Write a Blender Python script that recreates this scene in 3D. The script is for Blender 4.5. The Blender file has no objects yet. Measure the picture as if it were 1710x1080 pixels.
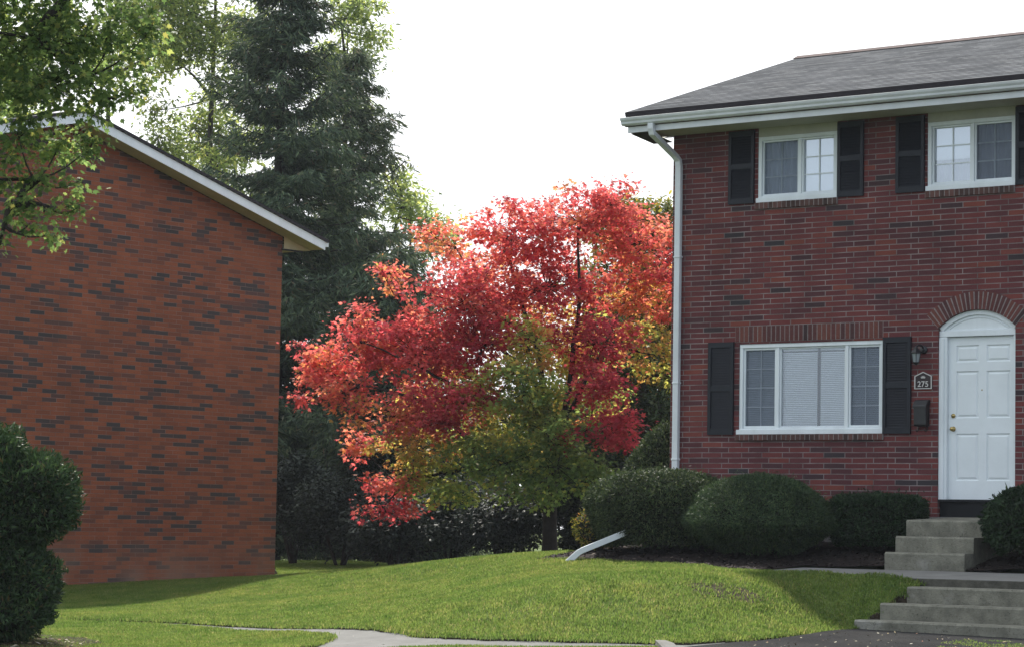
import bpy, math, random
import numpy as np
from mathutils import Vector, Matrix, noise
from mathutils.geometry import delaunay_2d_cdt

random.seed(7)
RNG = np.random.default_rng(7)
scene = bpy.context.scene
COL = scene.collection
R = math.radians

# ------------------------------------------------------------------ helpers
def tag(o, label=None, cat=None, group=None, kind=None):
    if label: o['label'] = label
    if cat: o['category'] = cat
    if group: o['group'] = group
    if kind: o['kind'] = kind
    return o

def empty(name, loc, rz=0.0, label=None, cat=None, group=None):
    o = bpy.data.objects.new(name, None)
    o.location = loc
    o.rotation_euler = (0, 0, rz)
    o.empty_display_size = 0.2
    COL.objects.link(o)
    return tag(o, label, cat, group)

class MB:
    """collects shapes and links them as ONE mesh object"""
    def __init__(self):
        self.v = []; self.f = []; self.m = []
    def add(self, vs, fs, mi=0):
        b = len(self.v)
        self.v += [tuple(p) for p in vs]
        self.f += [tuple(b + i for i in f) for f in fs]
        self.m += [mi] * len(fs)
        return self
    def box(self, x0, x1, y0, y1, z0, z1, mi=0):
        return self.add([(x0, y0, z0), (x1, y0, z0), (x1, y1, z0), (x0, y1, z0),
                         (x0, y0, z1), (x1, y0, z1), (x1, y1, z1), (x0, y1, z1)],
                        [(0, 3, 2, 1), (4, 5, 6, 7), (0, 1, 5, 4), (1, 2, 6, 5), (2, 3, 7, 6), (3, 0, 4, 7)], mi)
    def quad(self, a, b, c, d, mi=0):
        return self.add([a, b, c, d], [(0, 1, 2, 3)], mi)
    def prism_x(self, prof, x0, x1, mi=0):
        n = len(prof)
        vs = [(x0, p[0], p[1]) for p in prof] + [(x1, p[0], p[1]) for p in prof]
        fs = [tuple(range(n))[::-1], tuple(range(n, 2 * n))]
        fs += [(i, (i + 1) % n, n + (i + 1) % n, n + i) for i in range(n)]
        return self.add(vs, fs, mi)
    def prism_y(self, prof, y0, y1, mi=0):
        n = len(prof)
        vs = [(p[0], y0, p[1]) for p in prof] + [(p[0], y1, p[1]) for p in prof]
        fs = [tuple(range(n)), tuple(range(n, 2 * n))[::-1]]
        fs += [((i + 1) % n, i, n + i, n + (i + 1) % n) for i in range(n)]
        return self.add(vs, fs, mi)
    def tube(self, pts, rad, n=6, mi=0, caps=True, flat=1.0):
        pts = [Vector(p) for p in pts]
        if not hasattr(rad, '__len__'): rad = [rad] * len(pts)
        rings = []
        for i, p in enumerate(pts):
            d = (pts[min(i + 1, len(pts) - 1)] - pts[max(i - 1, 0)])
            if d.length < 1e-6: d = Vector((0, 0, 1))
            d.normalize()
            a = d.cross(Vector((0, 0, 1)) if abs(d.z) < 0.9 else Vector((0, 1, 0))).normalized()
            b = d.cross(a)
            rings.append([p + (a * math.cos(2 * math.pi * k / n) + b * math.sin(2 * math.pi * k / n) * flat) * rad[i] for k in range(n)])
        vs = [q for r in rings for q in r]
        fs = []
        for i in range(len(rings) - 1):
            for k in range(n):
                fs.append((i * n + k, i * n + (k + 1) % n, (i + 1) * n + (k + 1) % n, (i + 1) * n + k))
        if caps:
            fs.append(tuple(range(n))[::-1]); fs.append(tuple(range((len(rings) - 1) * n, len(rings) * n)))
        return self.add(vs, fs, mi)
    def build(self, name, mats, parent=None, smooth=False, bevel=0.0, loc=None):
        me = bpy.data.meshes.new(name)
        me.from_pydata(self.v, [], self.f)
        if not isinstance(mats, (list, tuple)): mats = [mats]
        for m in mats: me.materials.append(m)
        me.polygons.foreach_set('material_index', self.m)
        me.polygons.foreach_set('use_smooth', [smooth] * len(self.f))
        me.update()
        o = bpy.data.objects.new(name, me)
        COL.objects.link(o)
        if parent: o.parent = parent
        if loc is not None: o.location = loc
        if bevel:
            md = o.modifiers.new('edge', 'BEVEL'); md.width = bevel; md.segments = 2; md.limit_method = 'ANGLE'
        return o

def raw_mesh(name, V, k, mat, parent=None, attr=None, extra=None):
    """V: (N,k,3) array, every row one k-gon; attr: (N,) hue; extra: MB joined with it as second material"""
    N = V.shape[0]
    verts = V.reshape(-1, 3)
    nv = N * k
    loops = np.arange(nv, dtype=np.int32)
    starts = np.arange(N, dtype=np.int32) * k
    tot = np.full(N, k, dtype=np.int32)
    mi = np.zeros(N, dtype=np.int32)
    mats = [mat]
    if extra:
        eb, em = extra
        ev = np.array(eb.v, dtype=float)
        el = np.array([i for f in eb.f for i in f], dtype=np.int32) + nv
        et = np.array([len(f) for f in eb.f], dtype=np.int32)
        es = np.concatenate([[0], np.cumsum(et)[:-1]]).astype(np.int32) + nv
        verts = np.concatenate([verts, ev]); loops = np.concatenate([loops, el])
        starts = np.concatenate([starts, es]); tot = np.concatenate([tot, et])
        mi = np.concatenate([mi, np.ones(len(et), dtype=np.int32)])
        mats.append(em)
    me = bpy.data.meshes.new(name)
    me.vertices.add(len(verts)); me.loops.add(len(loops)); me.polygons.add(len(starts))
    me.vertices.foreach_set('co', verts.astype(np.float32).ravel())
    me.loops.foreach_set('vertex_index', loops)
    me.polygons.foreach_set('loop_start', starts)
    me.polygons.foreach_set('loop_total', tot)
    for m in mats: me.materials.append(m)
    me.polygons.foreach_set('material_index', mi)
    if attr is not None:
        a = me.attributes.new('hue', 'FLOAT', 'POINT')
        vals = np.zeros(len(verts), dtype=np.float32)
        vals[:nv] = np.repeat(attr, k)
        a.data.foreach_set('value', vals)
    me.update(calc_edges=True)
    o = bpy.data.objects.new(name, me)
    COL.objects.link(o)
    if parent: o.parent = parent
    return o

def unit(a):
    return a / np.maximum(np.linalg.norm(a, axis=-1, keepdims=True), 1e-9)

LOBED = np.array([(0, -.5), (.17, -.3), (.46, -.34), (.33, -.06), (.52, .18), (.2, .14), (0, .58),
                  (-.2, .14), (-.52, .18), (-.33, -.06), (-.46, -.34), (-.17, -.3)])
OVAL = np.array([(0, -.5), (.24, -.22), (.27, .08), (0, .55), (-.27, .08), (-.24, -.22)])
NEEDLE = np.array([(0, -.5), (.5, -.1), (0, .5), (-.5, -.1)])

def place(C, Dn, Nn, size, width, tpl, curl=0.25):
    """leaf polygons: centre C, long direction Dn, rough normal Nn"""
    D = unit(Dn); S = unit(np.cross(D, Nn)); N2 = np.cross(S, D)
    sx = (tpl[:, 0] * 1.0)[None, :, None]; sy = tpl[:, 1][None, :, None]
    sz = (-curl * (np.abs(tpl[:, 0]) ** 1.5 + .5 * tpl[:, 1] ** 2))[None, :, None]
    s = np.asarray(size)[:, None, None]; w = np.asarray(width)[:, None, None]
    return C[:, None, :] + S[:, None, :] * sx * w + D[:, None, :] * sy * s + N2[:, None, :] * sz * s

# ---------------------------------------------------------------- materials
def new_mat(name):
    m = bpy.data.materials.new(name); m.use_nodes = True
    nt = m.node_tree; nt.nodes.clear()
    out = nt.nodes.new('ShaderNodeOutputMaterial')
    return m, nt, out

def N(nt, kind, **kw):
    n = nt.nodes.new(kind)
    for k, v in kw.items():
        if k.startswith('i_'):
            n.inputs[k[2:].replace('_', ' ')].default_value = v
        else:
            setattr(n, k, v)
    return n

def ramp(nt, stops, interp='LINEAR'):
    r = nt.nodes.new('ShaderNodeValToRGB'); cr = r.color_ramp; cr.interpolation = interp
    while len(cr.elements) < len(stops): cr.elements.new(.5)
    for e, (p, c) in zip(cr.elements, stops):
        e.position = p; e.color = (c[0], c[1], c[2], 1) if hasattr(c, '__len__') else (c, c, c, 1)
    return r

def mixc(nt, fac, a, b, mode='MIX'):
    n = nt.nodes.new('ShaderNodeMix'); n.data_type = 'RGBA'; n.blend_type = mode
    L = nt.links
    for s, v in ((0, fac), (6, a), (7, b)):
        if hasattr(v, 'is_linked'): L.new(v, n.inputs[s])
        elif s == 0: n.inputs[0].default_value = v
        else: n.inputs[s].default_value = (*v, 1) if len(v) == 3 else v
    return n.outputs[2]

def coords(nt, scale=1.0, kind='Object'):
    tc = nt.nodes.new('ShaderNodeTexCoord')
    return tc.outputs[kind]

def plain(name, col, rough=.5, spec=.4, var=.12, scale=6.0, metal=0.0, bump=0.0, bscale=60.0, streak=False, spots=None):
    m, nt, out = new_mat(name); L = nt.links
    p = N(nt, 'ShaderNodeBsdfPrincipled'); p.inputs['Roughness'].default_value = rough
    p.inputs['Specular IOR Level'].default_value = spec; p.inputs['Metallic'].default_value = metal
    co = coords(nt)
    nz = N(nt, 'ShaderNodeTexNoise', i_Scale=scale, i_Detail=6.0, i_Roughness=.65)
    if streak:
        mp = N(nt, 'ShaderNodeMapping'); mp.inputs['Scale'].default_value = (1, 1, .12); L.new(co, mp.inputs['Vector']); L.new(mp.outputs[0], nz.inputs['Vector'])
    else:
        L.new(co, nz.inputs['Vector'])
    rr = ramp(nt, [(.3, tuple(c * (1 - var) for c in col)), (.7, tuple(min(1, c * (1 + var)) for c in col))])
    L.new(nz.outputs['Fac'], rr.inputs[0]); bc = rr.outputs[0]
    if spots:   # pale lime bloom and dark pits
        s1 = N(nt, 'ShaderNodeTexNoise', i_Scale=2.3, i_Detail=4.0, i_Roughness=.6); L.new(co, s1.inputs['Vector'])
        q1 = ramp(nt, [(.58, 0), (.72, .8)]); L.new(s1.outputs['Fac'], q1.inputs[0]); bc = mixc(nt, q1.outputs[0], bc, spots)
        s2 = N(nt, 'ShaderNodeTexNoise', i_Scale=38.0, i_Detail=3.0, i_Roughness=.7); L.new(co, s2.inputs['Vector'])
        q2 = ramp(nt, [(.3, .45), (.42, 1), (.62, 1), (.75, 1.35)]); L.new(s2.outputs['Fac'], q2.inputs[0]); bc = mixc(nt, 1.0, bc, q2.outputs[0], 'MULTIPLY')
    L.new(bc, p.inputs['Base Color'])
    if bump:
        n2 = N(nt, 'ShaderNodeTexNoise', i_Scale=bscale, i_Detail=4.0)
        L.new(co, n2.inputs['Vector'])
        b = N(nt, 'ShaderNodeBump', i_Strength=.6, i_Distance=bump); L.new(n2.outputs['Fac'], b.inputs['Height']); L.new(b.outputs[0], p.inputs['Normal'])
    L.new(p.outputs[0], out.inputs[0])
    return m

def brick_mat(name, stops, mortar, joint=.0045, offset=.34, mvar=.3, smudge=.2, base=None, w=.305, h=.0677):
    m, nt, out = new_mat(name); L = nt.links
    co = coords(nt)
    sep = N(nt, 'ShaderNodeSeparateXYZ'); L.new(co, sep.inputs[0])
    addn = N(nt, 'ShaderNodeMath', operation='ADD'); L.new(sep.outputs[0], addn.inputs[0]); L.new(sep.outputs[1], addn.inputs[1])
    # slightly wandering courses
    wob = N(nt, 'ShaderNodeTexNoise', i_Scale=1.3, i_Detail=2.0); L.new(co, wob.inputs['Vector'])
    wm = N(nt, 'ShaderNodeMath', operation='MULTIPLY_ADD'); wm.inputs[1].default_value = .012; wm.inputs[2].default_value = -.006; L.new(wob.outputs['Fac'], wm.inputs[0])
    zz = N(nt, 'ShaderNodeMath', operation='ADD'); L.new(sep.outputs[2], zz.inputs[0]); L.new(wm.outputs[0], zz.inputs[1])
    cmb = N(nt, 'ShaderNodeCombineXYZ'); L.new(addn.outputs[0], cmb.inputs[0]); L.new(zz.outputs[0], cmb.inputs[1])
    bt = N(nt, 'ShaderNodeTexBrick', offset=offset, offset_frequency=2, squash=1.0)
    for k, v in (('Scale', 1.0), ('Mortar Size', joint), ('Mortar Smooth', .15), ('Bias', 0.0), ('Brick Width', w), ('Row Height', h)):
        bt.inputs[k].default_value = v
    bt.inputs['Color1'].default_value = (0, 0, 0, 1); bt.inputs['Color2'].default_value = (1, 1, 1, 1); bt.inputs['Mortar'].default_value = (.5, .5, .5, 1)
    L.new(cmb.outputs[0], bt.inputs['Vector'])
    cr = ramp(nt, stops); L.new(bt.outputs['Color'], cr.inputs[0])
    # grain + broad weathering
    g = N(nt, 'ShaderNodeTexNoise', i_Scale=55.0, i_Detail=5.0, i_Roughness=.7); L.new(co, g.inputs['Vector'])
    gr = ramp(nt, [(.3, .78), (.7, 1.18)]); L.new(g.outputs['Fac'], gr.inputs[0])
    c1 = mixc(nt, 1.0, cr.outputs[0], gr.outputs[0], 'MULTIPLY')
    bn = N(nt, 'ShaderNodeTexNoise', i_Scale=.9, i_Detail=5.0, i_Roughness=.6); L.new(co, bn.inputs['Vector'])
    br = ramp(nt, [(.3, 1 - smudge), (.7, 1 + smudge)]); L.new(bn.outputs['Fac'], br.inputs[0])
    c2 = mixc(nt, 1.0, c1, br.outputs[0], 'MULTIPLY')
    # mortar washed thin in places
    mn = N(nt, 'ShaderNodeTexNoise', i_Scale=3.2, i_Detail=4.0); L.new(co, mn.inputs['Vector'])
    mr = ramp(nt, [(.38, tuple(c * (1 - mvar) for c in mortar)), (.66, mortar)]); L.new(mn.outputs['Fac'], mr.inputs[0])
    c3 = mixc(nt, bt.outputs['Fac'], c2, mr.outputs[0])
    if base:   # pale efflorescence near the ground (a stain with its own shape)
        zlo, zhi, colr = base
        mz = N(nt, 'ShaderNodeMapRange'); mz.inputs[1].default_value = zlo; mz.inputs[2].default_value = zhi; mz.inputs[3].default_value = 1; mz.inputs[4].default_value = 0
        L.new(sep.outputs[2], mz.inputs[0])
        en = N(nt, 'ShaderNodeTexNoise', i_Scale=1.1, i_Detail=3.0); L.new(co, en.inputs['Vector'])
        er = ramp(nt, [(.4, .1), (.62, .75)]); L.new(en.outputs['Fac'], er.inputs[0])
        mm = N(nt, 'ShaderNodeMath', operation='MULTIPLY'); L.new(mz.outputs[0], mm.inputs[0]); L.new(er.outputs[0], mm.inputs[1])
        c3 = mixc(nt, mm.outputs[0], c3, colr)
    p = N(nt, 'ShaderNodeBsdfPrincipled'); p.inputs['Roughness'].default_value = .85; p.inputs['Specular IOR Level'].default_value = .25
    L.new(c3, p.inputs['Base Color'])
    inv = N(nt, 'ShaderNodeMath', operation='SUBTRACT'); inv.inputs[0].default_value = 1; L.new(bt.outputs['Fac'], inv.inputs[1])
    hs = N(nt, 'ShaderNodeMath', operation='MULTIPLY_ADD'); hs.inputs[1].default_value = .25; L.new(g.outputs['Fac'], hs.inputs[0]); L.new(inv.outputs[0], hs.inputs[2])
    b = N(nt, 'ShaderNodeBump', i_Strength=.8, i_Distance=.005); L.new(hs.outputs[0], b.inputs['Height']); L.new(b.outputs[0], p.inputs['Normal'])
    L.new(p.outputs[0], out.inputs[0])
    return m

def leaf_mat(name, stops, use_attr=False, trans=.45, rough=.55, tgain=1.6, spec=.12, patch=.25, pscale=1.2):
    m, nt, out = new_mat(name); L = nt.links
    geo = N(nt, 'ShaderNodeNewGeometry')
    cr = ramp(nt, stops)
    if use_attr:
        at = N(nt, 'ShaderNodeAttribute', attribute_name='hue'); L.new(at.outputs['Fac'], cr.inputs[0])
    else:
        L.new(geo.outputs['Random Per Island'], cr.inputs[0])
    col = cr.outputs[0]
    vr = ramp(nt, [(0, .7), (1, 1.25)]); L.new(geo.outputs['Random Per Island'], vr.inputs[0])
    col = mixc(nt, 1.0, col, vr.outputs[0], 'MULTIPLY')
    nz = N(nt, 'ShaderNodeTexNoise', i_Scale=pscale, i_Detail=2.0); L.new(coords(nt), nz.inputs['Vector'])
    pr = ramp(nt, [(.3, 1 - patch), (.7, 1 + patch)]); L.new(nz.outputs['Fac'], pr.inputs[0])
    col = mixc(nt, 1.0, col, pr.outputs[0], 'MULTIPLY')
    p = N(nt, 'ShaderNodeBsdfPrincipled'); p.inputs['Roughness'].default_value = rough; p.inputs['Specular IOR Level'].default_value = spec
    L.new(col, p.inputs['Base Color'])
    tb = N(nt, 'ShaderNodeBsdfTranslucent')
    tc = mixc(nt, 1.0, col, (tgain, tgain, tgain * .8), 'MULTIPLY'); L.new(tc, tb.inputs['Color'])
    ms = N(nt, 'ShaderNodeMixShader'); ms.inputs[0].default_value = trans
    L.new(p.outputs[0], ms.inputs[1]); L.new(tb.outputs[0], ms.inputs[2]); L.new(ms.outputs[0], out.inputs[0])
    return m

M = {}
M['brick_house'] = brick_mat('old_red_brick', [(0, (.036, .03, .034)), (.03, (.05, .03, .034)), (.08, (.085, .028, .032)), (.5, (.128, .034, .036)), (.86, (.155, .038, .036)), (1, (.195, .05, .036))],
                             (.27, .235, .225), joint=.006, offset=.34, mvar=.55)
M['brick_left'] = brick_mat('orange_red_brick', [(0, (.048, .041, .041)), (.11, (.062, .046, .043)), (.2, (.11, .05, .04)), (.3, (.185, .058, .031)), (.6, (.24, .072, .034)), (1, (.27, .083, .038))],
                            (.26, .17, .145), joint=.004, offset=.4, mvar=.5, smudge=.16, base=(.5, 1.25, (.24, .15, .11)))
def island_mat(name, stops, rough=.85, grain=45.0, spec=.25):
    m, nt, out = new_mat(name); L = nt.links
    geo = N(nt, 'ShaderNodeNewGeometry'); cr = ramp(nt, stops); L.new(geo.outputs['Random Per Island'], cr.inputs[0])
    g = N(nt, 'ShaderNodeTexNoise', i_Scale=grain, i_Detail=5.0, i_Roughness=.7); L.new(coords(nt), g.inputs['Vector'])
    gr = ramp(nt, [(.3, .75), (.7, 1.2)]); L.new(g.outputs['Fac'], gr.inputs[0])
    c = mixc(nt, 1.0, cr.outputs[0], gr.outputs[0], 'MULTIPLY')
    p = N(nt, 'ShaderNodeBsdfPrincipled'); p.inputs['Roughness'].default_value = rough; p.inputs['Specular IOR Level'].default_value = spec
    L.new(c, p.inputs['Base Color'])
    b = N(nt, 'ShaderNodeBump', i_Strength=.6, i_Distance=.003); L.new(g.outputs['Fac'], b.inputs['Height']); L.new(b.outputs[0], p.inputs['Normal'])
    L.new(p.outputs[0], out.inputs[0]); return m
M['brick_piece'] = island_mat('single_brick', [(0, (.045, .028, .03)), (.12, (.09, .034, .034)), (.6, (.125, .04, .037)), (1, (.16, .055, .042))])
M['sill_brick'] = island_mat('sill_brick', [(0, (.05, .032, .03)), (.4, (.09, .045, .038)), (1, (.14, .065, .055))])
M['mortar'] = plain('mortar', (.27, .235, .225), .9, .2, .25, 20)
M['stone'] = plain('grey_block', (.2, .19, .18), .9, .2, .3, 9, bump=.006)
M['white'] = plain('white_paint', (.74, .78, .8), .45, .4, .1, 3, streak=True)
M['door_white'] = plain('door_paint', (.75, .79, .81), .4, .4, .06, 2)
M['gutter'] = plain('gutter_paint', (.66, .68, .70), .4, .45, .1, 3.5, streak=False)
M['soffit'] = plain('soffit_paint', (.44, .43, .37), .7, .2, .12, 3)
M['cream'] = plain('cream_bounce_soffit', (.5, .45, .3), .7, .2, .12, 3)  # cream paint with the yellow bounce off the grass mixed in
M['shutter'] = plain('shutter_paint', (.009, .011, .018), .5, .3, .2, 8)
M['black'] = plain('black_metal', (.012, .012, .015), .4, .5, .3, 12)
M['dark'] = plain('dark_panel', (.008, .009, .012), .5, .3, .2, 5)
M['brass'] = plain('brass', (.45, .33, .13), .3, .5, .15, 20, metal=1.0)
M['frost'] = plain('frosted_glass', (.28, .31, .32), .35, .5, .08, 10)
M['plaque'] = plain('plaque_face', (.022, .012, .014), .5, .4, .2, 20)
M['plaque_white'] = plain('plaque_white', (.55, .52, .5), .5, .3, .1, 20)
M['blind'] = plain('blind_slats', (.84, .86, .9), .5, .3, .06, 4)
M['shade'] = plain('window_shade', (.86, .88, .9), .7, .2, .04, 2)
M['curtain'] = plain('curtain_cloth', (.8, .83, .88), .8, .1, .12, 6)
M['grey_curtain'] = plain('grey_curtain', (.46, .46, .5), .8, .1, .15, 6)
M['ridge'] = plain('ridge_cap', (.105, .075, .072), .9, .2, .2, 5)
M['drip'] = plain('dark_drip_gap', (.03, .026, .03), .8, .2, .2, 5)  # dark roof edges, also the shade painted into the eave gap
M['concrete'] = plain('step_concrete', (.18, .172, .138), .9, .2, .4, 5, bump=.012, bscale=60, spots=(.3, .29, .26))
M['dark_concrete'] = plain('dark_concrete', (.085, .08, .066), .9, .2, .5, 6, bump=.01, bscale=60)  # slab sides, darker than the path concrete on top
M['path'] = plain('path_concrete', (.19, .185, .175), .95, .1, .16, 3, bump=.003, bscale=90)
M['bark'] = plain('bark', (.05, .042, .036), .9, .15, .4, 14, bump=.02, bscale=18)
M['bark_dark'] = plain('bark_dark', (.028, .022, .02), .9, .15, .4, 14, bump=.02, bscale=18)
M['mulch'] = plain('mulch', (.022, .016, .015), .95, .1, .6, 22, bump=.04, bscale=35)
M['soil'] = plain('soil', (.045, .034, .024), .95, .1, .5, 15, bump=.03, bscale=30)
M['chips'] = island_mat('wood_chips', [(0, (.015, .011, .01)), (.7, (.035, .024, .02)), (.93, (.06, .042, .035)), (1, (.2, .16, .13))])
M['litter'] = island_mat('fallen_leaf', [(0, (.3, .22, .1)), (.5, (.45, .4, .28)), (.8, (.5, .47, .38)), (1, (.3, .1, .05))])

def shingle_mat():
    m, nt, out = new_mat('asphalt_shingles'); L = nt.links
    co = coords(nt)
    mp = N(nt, 'ShaderNodeMapping'); L.new(co, mp.inputs['Vector'])
    bt = N(nt, 'ShaderNodeTexBrick', offset=.5, offset_frequency=2)
    for k, v in (('Scale', 1.0), ('Mortar Size', .004), ('Mortar Smooth', .3), ('Bias', 0.0), ('Brick Width', .3), ('Row Height', .135)): bt.inputs[k].default_value = v
    bt.inputs['Color1'].default_value = (0, 0, 0, 1); bt.inputs['Color2'].default_value = (1, 1, 1, 1); bt.inputs['Mortar'].default_value = (0, 0, 0, 1)
    L.new(mp.outputs[0], bt.inputs['Vector'])
    cr = ramp(nt, [(0, (.085, .088, .095)), (.5, (.115, .118, .126)), (1, (.155, .157, .163))]); L.new(bt.outputs['Color'], cr.inputs[0])
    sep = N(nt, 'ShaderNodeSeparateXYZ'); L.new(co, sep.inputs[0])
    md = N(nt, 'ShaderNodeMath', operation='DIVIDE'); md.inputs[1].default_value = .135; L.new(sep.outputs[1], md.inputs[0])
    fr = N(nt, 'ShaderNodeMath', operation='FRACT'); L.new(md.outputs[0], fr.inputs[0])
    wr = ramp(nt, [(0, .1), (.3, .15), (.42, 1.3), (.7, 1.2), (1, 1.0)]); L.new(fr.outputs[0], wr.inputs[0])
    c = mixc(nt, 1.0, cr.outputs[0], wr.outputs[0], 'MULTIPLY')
    g = N(nt, 'ShaderNodeTexNoise', i_Scale=1.1, i_Detail=7.0, i_Roughness=.7); L.new(co, g.inputs['Vector'])
    gr = ramp(nt, [(.3, .82), (.7, 1.2)]); L.new(g.outputs['Fac'], gr.inputs[0])
    c = mixc(nt, 1.0, c, gr.outputs[0], 'MULTIPLY')
    smp = N(nt, 'ShaderNodeMapping'); smp.inputs['Scale'].default_value = (1.1, 11, 1); L.new(co, smp.inputs['Vector'])
    sn = N(nt, 'ShaderNodeTexNoise', i_Scale=1.0, i_Detail=5.0, i_Roughness=.7); L.new(smp.outputs[0], sn.inputs['Vector'])
    snr = ramp(nt, [(.34, .78), (.5, 1.0), (.68, 1.14)]); L.new(sn.outputs['Fac'], snr.inputs[0])
    c = mixc(nt, 1.0, c, snr.outputs[0], 'MULTIPLY')
    g2 = N(nt, 'ShaderNodeTexNoise', i_Scale=70.0, i_Detail=3.0); L.new(co, g2.inputs['Vector'])
    g2r = ramp(nt, [(.3, .7), (.7, 1.3)]); L.new(g2.outputs['Fac'], g2r.inputs[0])
    c = mixc(nt, 1.0, c, g2r.outputs[0], 'MULTIPLY')
    p = N(nt, 'ShaderNodeBsdfPrincipled'); p.inputs['Roughness'].default_value = 1.0; p.inputs['Specular IOR Level'].default_value = .04
    L.new(c, p.inputs['Base Color'])
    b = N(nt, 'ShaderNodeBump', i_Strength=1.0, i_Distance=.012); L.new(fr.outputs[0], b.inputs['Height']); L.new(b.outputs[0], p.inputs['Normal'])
    L.new(p.outputs[0], out.inputs[0]); return m
M['shingle'] = shingle_mat()

def glass_mat(name, tint, refl=.13, rough=.04):
    m, nt, out = new_mat(name); L = nt.links
    t = N(nt, 'ShaderNodeBsdfTransparent'); t.inputs[0].default_value = (*tint, 1)
    g = N(nt, 'ShaderNodeBsdfGlossy'); g.inputs['Roughness'].default_value = rough; g.inputs[0].default_value = (.9, .95, 1, 1)
    f = N(nt, 'ShaderNodeFresnel', i_IOR=1.5)
    mx = N(nt, 'ShaderNodeMath', operation='MAXIMUM'); mx.inputs[1].default_value = refl; L.new(f.outputs[0], mx.inputs[0])
    ms = N(nt, 'ShaderNodeMixShader'); L.new(mx.outputs[0], ms.inputs[0]); L.new(t.outputs[0], ms.inputs[1]); L.new(g.outputs[0], ms.inputs[2])
    L.new(ms.outputs[0], out.inputs[0]); return m
M['bright_glass'] = glass_mat('sky_reflecting_glass', (.96, .98, .99), .42, .12)
M['soft_glass'] = glass_mat('softly_reflecting_glass', (.96, .98, .99), .17, .1)
M['glass'] = glass_mat('window_glass', (.96, .98, .99))
def screen_mat():
    m, nt, out = new_mat('insect_screen'); L = nt.links
    t = N(nt, 'ShaderNodeBsdfTransparent'); t.inputs[0].default_value = (.8, .82, .86, 1)
    d = N(nt, 'ShaderNodeBsdfDiffuse'); d.inputs[0].default_value = (.16, .185, .22, 1)
    ms = N(nt, 'ShaderNodeMixShader'); ms.inputs[0].default_value = .42; L.new(t.outputs[0], ms.inputs[1]); L.new(d.outputs[0], ms.inputs[2])
    L.new(ms.outputs[0], out.inputs[0]); return m
M['screen'] = screen_mat()

def grass_ground():
    m, nt, out = new_mat('lawn_turf'); L = nt.links
    tc = coords(nt)
    n1 = N(nt, 'ShaderNodeTexNoise', i_Scale=.9, i_Detail=6.0, i_Roughness=.65); L.new(tc, n1.inputs['Vector'])
    r1 = ramp(nt, [(.3, (.055, .085, .016)), (.5, (.075, .11, .02)), (.7, (.1, .125, .03))]); L.new(n1.outputs['Fac'], r1.inputs[0])
    n2 = N(nt, 'ShaderNodeTexNoise', i_Scale=40.0, i_Detail=4.0); L.new(tc, n2.inputs['Vector'])
    r2 = ramp(nt, [(.3, .6), (.7, 1.3)]); L.new(n2.outputs['Fac'], r2.inputs[0])
    c = mixc(nt, 1.0, r1.outputs[0], r2.outputs[0], 'MULTIPLY')
    p = N(nt, 'ShaderNodeBsdfPrincipled'); p.inputs['Roughness'].default_value = .9; p.inputs['Specular IOR Level'].default_value = .1
    L.new(c, p.inputs['Base Color']); L.new(p.outputs[0], out.inputs[0]); return m
M['turf'] = grass_ground()
def blade_mat():
    m, nt, out = new_mat('grass_blades'); L = nt.links
    geo = N(nt, 'ShaderNodeNewGeometry'); tc = coords(nt)
    cr = ramp(nt, [(0, (.1, .152, .036)), (.5, (.145, .203, .05)), (.88, (.185, .225, .066)), (1, (.27, .23, .12))]); L.new(geo.outputs['Random Per Island'], cr.inputs[0])
    n1 = N(nt, 'ShaderNodeTexNoise', i_Scale=.75, i_Detail=6.0, i_Roughness=.68); L.new(tc, n1.inputs['Vector'])
    r1 = ramp(nt, [(.26, (.68, .84, .75)), (.5, (1, 1, 1)), (.74, (1.4, 1.15, 1.25))]); L.new(n1.outputs['Fac'], r1.inputs[0])
    c = mixc(nt, 1.0, cr.outputs[0], r1.outputs[0], 'MULTIPLY')
    n3 = N(nt, 'ShaderNodeTexNoise', i_Scale=3.4, i_Detail=5.0, i_Roughness=.7); L.new(tc, n3.inputs['Vector'])
    r3 = ramp(nt, [(.32, (.6, .72, .62)), (.5, (1, 1, 1)), (.7, (1.25, 1.12, 1.2))]); L.new(n3.outputs['Fac'], r3.inputs[0])
    c = mixc(nt, 1.0, c, r3.outputs[0], 'MULTIPLY')
    p = N(nt, 'ShaderNodeBsdfPrincipled'); p.inputs['Roughness'].default_value = .55; p.inputs['Specular IOR Level'].default_value = .2; L.new(c, p.inputs['Base Color'])
    t = N(nt, 'ShaderNodeBsdfTranslucent'); t2 = mixc(nt, 1.0, c, (1.65, 1.7, 1.4), 'MULTIPLY'); L.new(t2, t.inputs[0])
    ms = N(nt, 'ShaderNodeMixShader'); ms.inputs[0].default_value = .55; L.new(p.outputs[0], ms.inputs[1]); L.new(t.outputs[0], ms.inputs[2]); L.new(ms.outputs[0], out.inputs[0]); return m
M['blade'] = blade_mat()
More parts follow.
